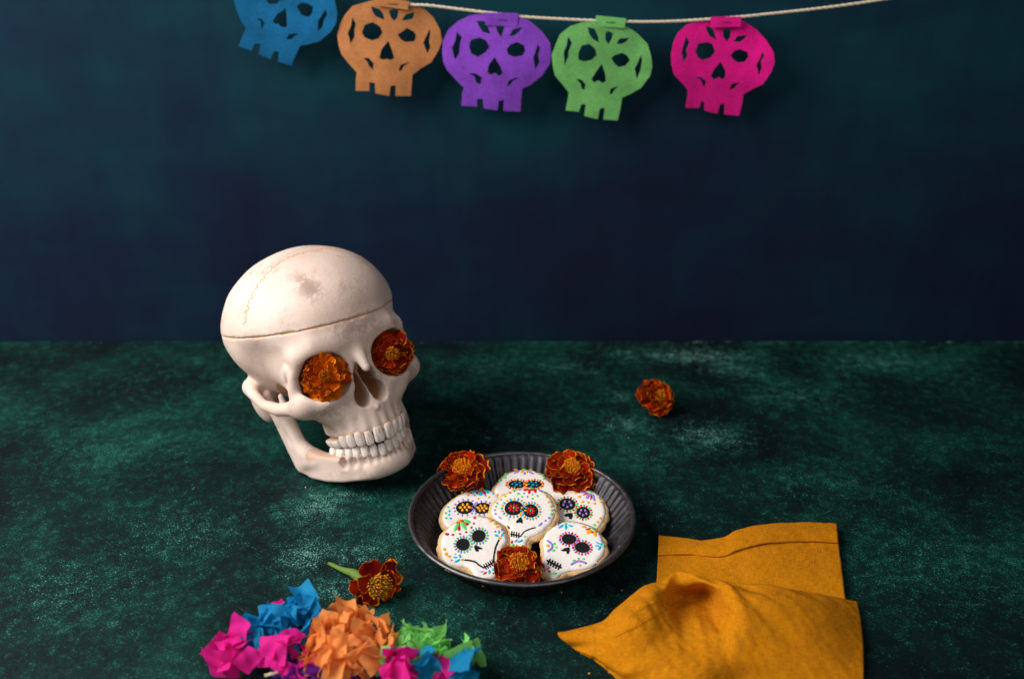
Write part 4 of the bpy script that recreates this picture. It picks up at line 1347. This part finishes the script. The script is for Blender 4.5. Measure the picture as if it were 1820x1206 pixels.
def build_napkin():
    NZ = Zoom(980, 920, 4.218)
    root = empty('linen_napkin', (0, 0, 0), 'mustard yellow linen napkin folded and rumpled on the table', 'napkin')
    def P(x, y, z):
        u, v = NZ([(x, y)])[0]
        return at_z(u, v, z)
    # lower fold with its hemmed top edge
    back = [[P(800, 262, .006), P(1035, 256, .0065), P(1150, 268, .0075), P(1290, 268, .009), P(1395, 225, .012), P(1600, 176, .013), P(1900, 160, .009), P(2150, 170, .006)],
            [P(795, 370, .006), P(1035, 370, .0065), P(1150, 375, .007), P(1290, 385, .008), P(1395, 385, .009), P(1600, 370, .011), P(1900, 380, .009), P(2180, 400, .006)],
            [P(788, 500, .005), P(1035, 520, .005), P(1150, 520, .005), P(1290, 530, .005), P(1395, 540, .006), P(1600, 540, .007), P(1900, 560, .006), P(2200, 580, .005)],
            [P(785, 600, .0035), P(1035, 640, .0035), P(1150, 660, .0035), P(1290, 680, .0035), P(1395, 690, .004), P(1600, 700, .004), P(1900, 720, .004), P(2220, 740, .004)]]
    cloth('under_fold', back, 30, 90, root, M['linen'], .0016, .0004, 2)
    hem = [[P(806, 128, .0062), P(1050, 154, .0066), P(1150, 164, .0074), P(1300, 138, .0105), P(1395, 88, .0135), P(1600, 45, .014), P(1900, 30, .010), P(2140, 40, .007)],
           [P(803, 200, .0084), P(1040, 212, .0088), P(1150, 222, .010), P(1295, 205, .012), P(1395, 160, .0152), P(1600, 115, .0162), P(1900, 100, .0122), P(2145, 110, .0092)],
           [P(800, 272, .0080), P(1035, 266, .0084), P(1150, 279, .0092), P(1290, 279, .0112), P(1395, 236, .0142), P(1600, 187, .0152), P(1900, 170, .0112), P(2150, 180, .0082)]]
    cloth('hem', hem, 14, 90, root, M['linen'], .0018, .0003, 4)
    # upper fold, raised along its far edge
    up = [[P(48, 858, .0105), P(290, 804, .013), P(400, 762, .017), P(480, 680, .022), P(690, 512, .028), P(840, 468, .028), P(930, 404, .031), P(1020, 412, .034), P(1150, 440, .034), P(1290, 462, .034), P(1420, 486, .034), P(1700, 520, .034), P(2050, 575, .020), P(2290, 625, .006)],
          [P(50, 866, .0118), P(300, 822, .0150), P(420, 800, .022), P(520, 720, .031), P(720, 580, .036), P(850, 530, .030), P(930, 500, .025), P(1030, 500, .026), P(1150, 490, .035), P(1290, 510, .042), P(1420, 540, .042), P(1700, 590, .040), P(2050, 640, .026), P(2310, 710, .006)],
          [P(60, 890, .0105), P(310, 860, .0165), P(430, 860, .024), P(560, 800, .032), P(760, 690, .034), P(870, 630, .021), P(940, 600, .008), P(1040, 590, .005), P(1170, 570, .010), P(1290, 610, .036), P(1420, 650, .042), P(1700, 700, .038), P(2050, 760, .026), P(2325, 810, .006)],
          [P(105, 930, .0075), P(330, 910, .015), P(460, 920, .022), P(600, 890, .028), P(780, 800, .030), P(890, 750, .021), P(980, 710, .011), P(1080, 690, .008), P(1200, 680, .011), P(1310, 720, .030), P(1430, 760, .036), P(1700, 810, .032), P(2050, 880, .022), P(2335, 930, .006)],
          [P(150, 965, .003), P(350, 965, .012), P(480, 1000, .018), P(640, 1000, .022), P(800, 930, .024), P(930, 890, .022), P(1040, 860, .020), P(1140, 850, .020), P(1240, 860, .024), P(1340, 890, .028), P(1440, 900, .028), P(1700, 950, .024), P(2050, 1020, .016), P(2340, 1060, .005)],
          [P(190, 993, .002), P(330, 1045, .006), P(440, 1105, .007), P(580, 1150, .012), P(780, 1090, .019), P(940, 1050, .021), P(1060, 1020, .021), P(1160, 1010, .021), P(1260, 1010, .022), P(1360, 1030, .022), P(1460, 1060, .020), P(1700, 1110, .016), P(2050, 1170, .01), P(2340, 1190, .004)],
          [P(215, 1003, .001), P(320, 1052, .0012), P(430, 1130, .0012), P(560, 1225, .0015), P(720, 1260, .007), P(900, 1240, .014), P(1040, 1220, .016), P(1150, 1210, .016), P(1260, 1200, .013), P(1370, 1200, .009), P(1470, 1220, .006), P(1700, 1280, .004), P(2050, 1320, .003), P(2340, 1340, .003)],
          [P(216, 1004, .001), P(322, 1054, .001), P(432, 1134, .001), P(590, 1290, .0012), P(760, 1380, .001), P(930, 1390, .001), P(1070, 1380, .001), P(1180, 1370, .001), P(1290, 1360, .001), P(1390, 1350, .001), P(1490, 1360, .001), P(1720, 1400, .001), P(2050, 1430, .001), P(2340, 1440, .001)]]
    o, G = cloth('upper_fold', up, 110, 190, root, M['linen'], .0014, .0005, 7, [(P(*a, .02), P(*b, .02), am, w) for a, b, am, w in (
        ((300, 800), (350, 1050), .0012, .0016), ((430, 790), (560, 980), -.0016, .004), ((500, 760), (760, 1010), .0016, .004), ((640, 640), (900, 960), -.0016, .0035),
        ((880, 500), (860, 900), .0022, .004), ((960, 560), (1010, 1050), -.0020, .004), ((1060, 560), (1180, 1120), .0022, .004), ((1180, 560), (1330, 1090), -.0024, .004),
        ((1200, 520), (1480, 960), .0022, .004), ((1250, 560), (1640, 760), -.0024, .005), ((1500, 620), (1950, 700), .0024, .005), ((1450, 800), (1900, 1000), -.0024, .006), ((700, 930), (1250, 880), .0012, .004), ((480, 905), (1090, 545), .0009, .0012))])
    # a line of stitches along the fold
    bvh = BVHTree.FromPolygons([tuple(p) for p in G.reshape(-1, 3)], [(u * 190 + v, u * 190 + v + 1, u * 190 + v + 191, u * 190 + v + 190) for u in range(109) for v in range(189)])
    path = [(480, 890), (560, 850), (640, 815), (720, 765), (800, 715), (880, 670), (960, 620), (1040, 570), (1110, 520)]
    V, Fc = [], []
    for i in range(len(path) - 1):
        for a in (0.0, .25, .5, .75):
            q = [np.array(path[i]) + (np.array(path[i + 1]) - np.array(path[i])) * t for t in (a, a + .15)]
            h = []
            for x, y in q:
                u, v = NZ([(x, y)])[0]
                d = Vector(ray(u, v)).normalized()
                hit = bvh.ray_cast(Vector(ORI), d)
                if hit[0] is not None: h.append(hit[0] - d * .0003)
            if len(h) == 2:
                s0 = len(V); q_ = (h[1] - h[0]).normalized(); a_ = q_.orthogonal().normalized(); b_ = q_.cross(a_)
                for p in h:
                    for m in range(5):
                        t = m * 2 * math.pi / 5
                        V.append(tuple(p + (a_ * math.cos(t) + b_ * math.sin(t)) * .00035))
                for m in range(5): Fc.append((s0 + m, s0 + (m + 1) % 5, s0 + 5 + (m + 1) % 5, s0 + 5 + m))
    if V:
        st = link('stitching', mesh('stitching', V, Fc, M['stitch']), o)
        st['kind'] = 'stuff'
build_napkin()

# ------------------------------------------------------------------ tissue-paper tufts
def scrap_mesh(name, seed, mat):
    r = random.Random(seed)
    nu, nv = 8, 11
    L, Wd = 1.0, r.uniform(.6, .95)
    bend = r.uniform(-1.6, 1.6); tw = r.uniform(-.45, .45); cr_ = r.uniform(-.7, .7); sk = r.uniform(-.25, .25); ph = r.uniform(0, 6)
    kink = r.uniform(.3, .7); kb = r.choice((0, 0, r.uniform(-1.2, 1.2)))
    V = []
    p = Vector((0, 0, 0)); ang = 0.0
    for j in range(nv):
        t = j / (nv - 1)
        for i in range(nu):
            s = (i / (nu - 1) - .5) * Wd
            z = cr_ * s * s * 2 + .07 * math.sin(s * 8 + ph + t * 5) * math.sin(t * 6 + ph * 1.7)
            a = tw * t
            q = Vector((s * math.cos(a) - z * math.sin(a), 0, s * math.sin(a) + z * math.cos(a)))
            y0 = p + Vector((sk * t, 0, 0)) + Vector((q.x, -q.z * math.sin(ang), q.z * math.cos(ang)))
            V.append(tuple(y0))
        ang += bend / nv + (kb if abs(t - kink) < .5 / nv else 0)
        p = p + Vector((0, math.cos(ang), math.sin(ang))) * (L / (nv - 1))
    c = sum((Vector(v) for v in V), Vector()) / len(V)
    V = [tuple(Vector(v) - c) for v in V]
    Fc = [(j * nu + i, j * nu + i + 1, (j + 1) * nu + i + 1, (j + 1) * nu + i) for j in range(nv - 1) for i in range(nu - 1)]
    return mesh(name, V, Fc, mat)
def tuft(colour, label, blobs, seed, size=.019):
    """blobs: (pixel u, v, height above table, radius, count); scraps lie over a low mound"""
    r = random.Random(seed)
    metas = [scrap_mesh('paper_scrap', seed * 10 + i, M['tissue_' + colour]) for i in range(8)]
    u, v, h, rad, n = blobs[0]
    c0 = Vector(at_z(u, v, 0))
    root = empty('tissue_paper_tuft', c0, label, 'tissue paper', 'tissue paper tufts of the fringed garland')
    for u, v, h, rad, n in blobs:
        c = Vector(at_z(u, v, h))
        for i in range(max(5, int(n * .72))):
            a = r.uniform(0, 6.283); q = math.sqrt(r.random())
            el = math.acos(r.uniform(.0, 1.0))
            d = Vector((math.sin(el) * math.cos(a), math.sin(el) * math.sin(a), math.cos(el)))
            p = c + Vector((d.x * rad, d.y * rad, d.z * h * 1.0)) * r.uniform(.55, 1.0)
            o = link('paper_scrap', r.choice(metas), root)
            rot = d.to_track_quat('Z', 'Y').to_matrix() @ Matrix.Rotation(r.uniform(0, 6.28), 3, 'Z') @ Matrix.Rotation(r.gauss(.25, .45), 3, 'X') @ Matrix.Rotation(r.gauss(0, .4), 3, 'Y')
            o.rotation_euler = rot.to_euler()
            s = size * r.uniform(.65, 1.3)
            o.scale = (s, s, s)
            p.z = max(p.z, s * .5 + .001)
            o.location = p - c0
    return root
tuft('orange', 'orange tissue paper tuft, the fullest of the fringe', [(620, 1150, .020, .030, 70), (655, 1140, .016, .020, 22), (585, 1165, .016, .02, 18), (615, 1108, .016, .012, 8)], 3)
tuft('blue', 'blue tissue paper tuft pressed against the orange one', [(520, 1120, .018, .026, 44), (545, 1090, .02, .014, 12), (470, 1130, .016, .026, 30), (530, 1175, .012, .02, 16)], 4)
tuft('green', 'light green tissue paper tuft beyond the cord from the orange one', [(735, 1165, .016, .024, 40), (790, 1165, .014, .022, 30), (720, 1130, .018, .010, 7), (830, 1180, .01, .014, 10)], 5)
tuft('magenta', 'bright pink tissue paper scraps curled in front of the green tuft', [(715, 1195, .018, .018, 22), (785, 1195, .016, .010, 8)], 6)
tuft('blue', 'bright blue tissue paper strips in front of the green tuft', [(757, 1188, .019, .012, 10), (822, 1195, .016, .010, 7)], 7)
tuft('purple', 'dark purple tissue paper tuft under the orange one', [(560, 1210, .009, .034, 44), (625, 1208, .008, .028, 26), (660, 1190, .006, .014, 6)], 8)
tuft('magenta', 'bright pink tissue paper tuft tangled with the blue one', [(510, 1165, .018, .013, 12), (500, 1100, .018, .012, 9), (535, 1190, .013, .018, 12), (430, 1160, .016, .024, 24)], 9)
cord('fringe_cord', [at_z(470, 1200, .012), at_z(560, 1180, .012), at_z(610, 1192, .013), at_z(650, 1185, .017), at_z(690, 1172, .016), at_z(700, 1190, .020), at_z(725, 1215, .02), at_z(760, 1260, .015)], .0012, M['cord'], 'pale cotton cord running through the tissue paper fringe', 'cord')

# ------------------------------------------------------------------ crumbs on the board
def crumb(u, v, s, seed):
    r = random.Random(seed)
    bm = bmesh.new(); bmesh.ops.create_icosphere(bm, subdivisions=1, radius=s)
    for q in bm.verts: q.co *= r.uniform(.6, 1.2); q.co.z *= .6
    me = bpy.data.meshes.new('biscuit_crumb'); bm.to_mesh(me); bm.free(); me.materials.append(M['crumb'])
    o = link('biscuit_crumb', me)
    p = at_z(u, v, 0); o.location = (p[0], p[1], s * .45)
    tag(o, 'tiny pale cookie crumb lying on the dark green board', 'crumb', 'crumbs scattered on the board')
for i, (u, v, s) in enumerate([(1105, 1049, .0007), (1047, 1196, .0009), (1082, 1195, .0006), (512, 804, .0007), (543, 866, .0008), (745, 1132, .0006), (749, 845, .0006), (998, 1052, .0009), (1180, 678, .0006), (1117, 778, .0008)]):
    crumb(u, v, s, i)
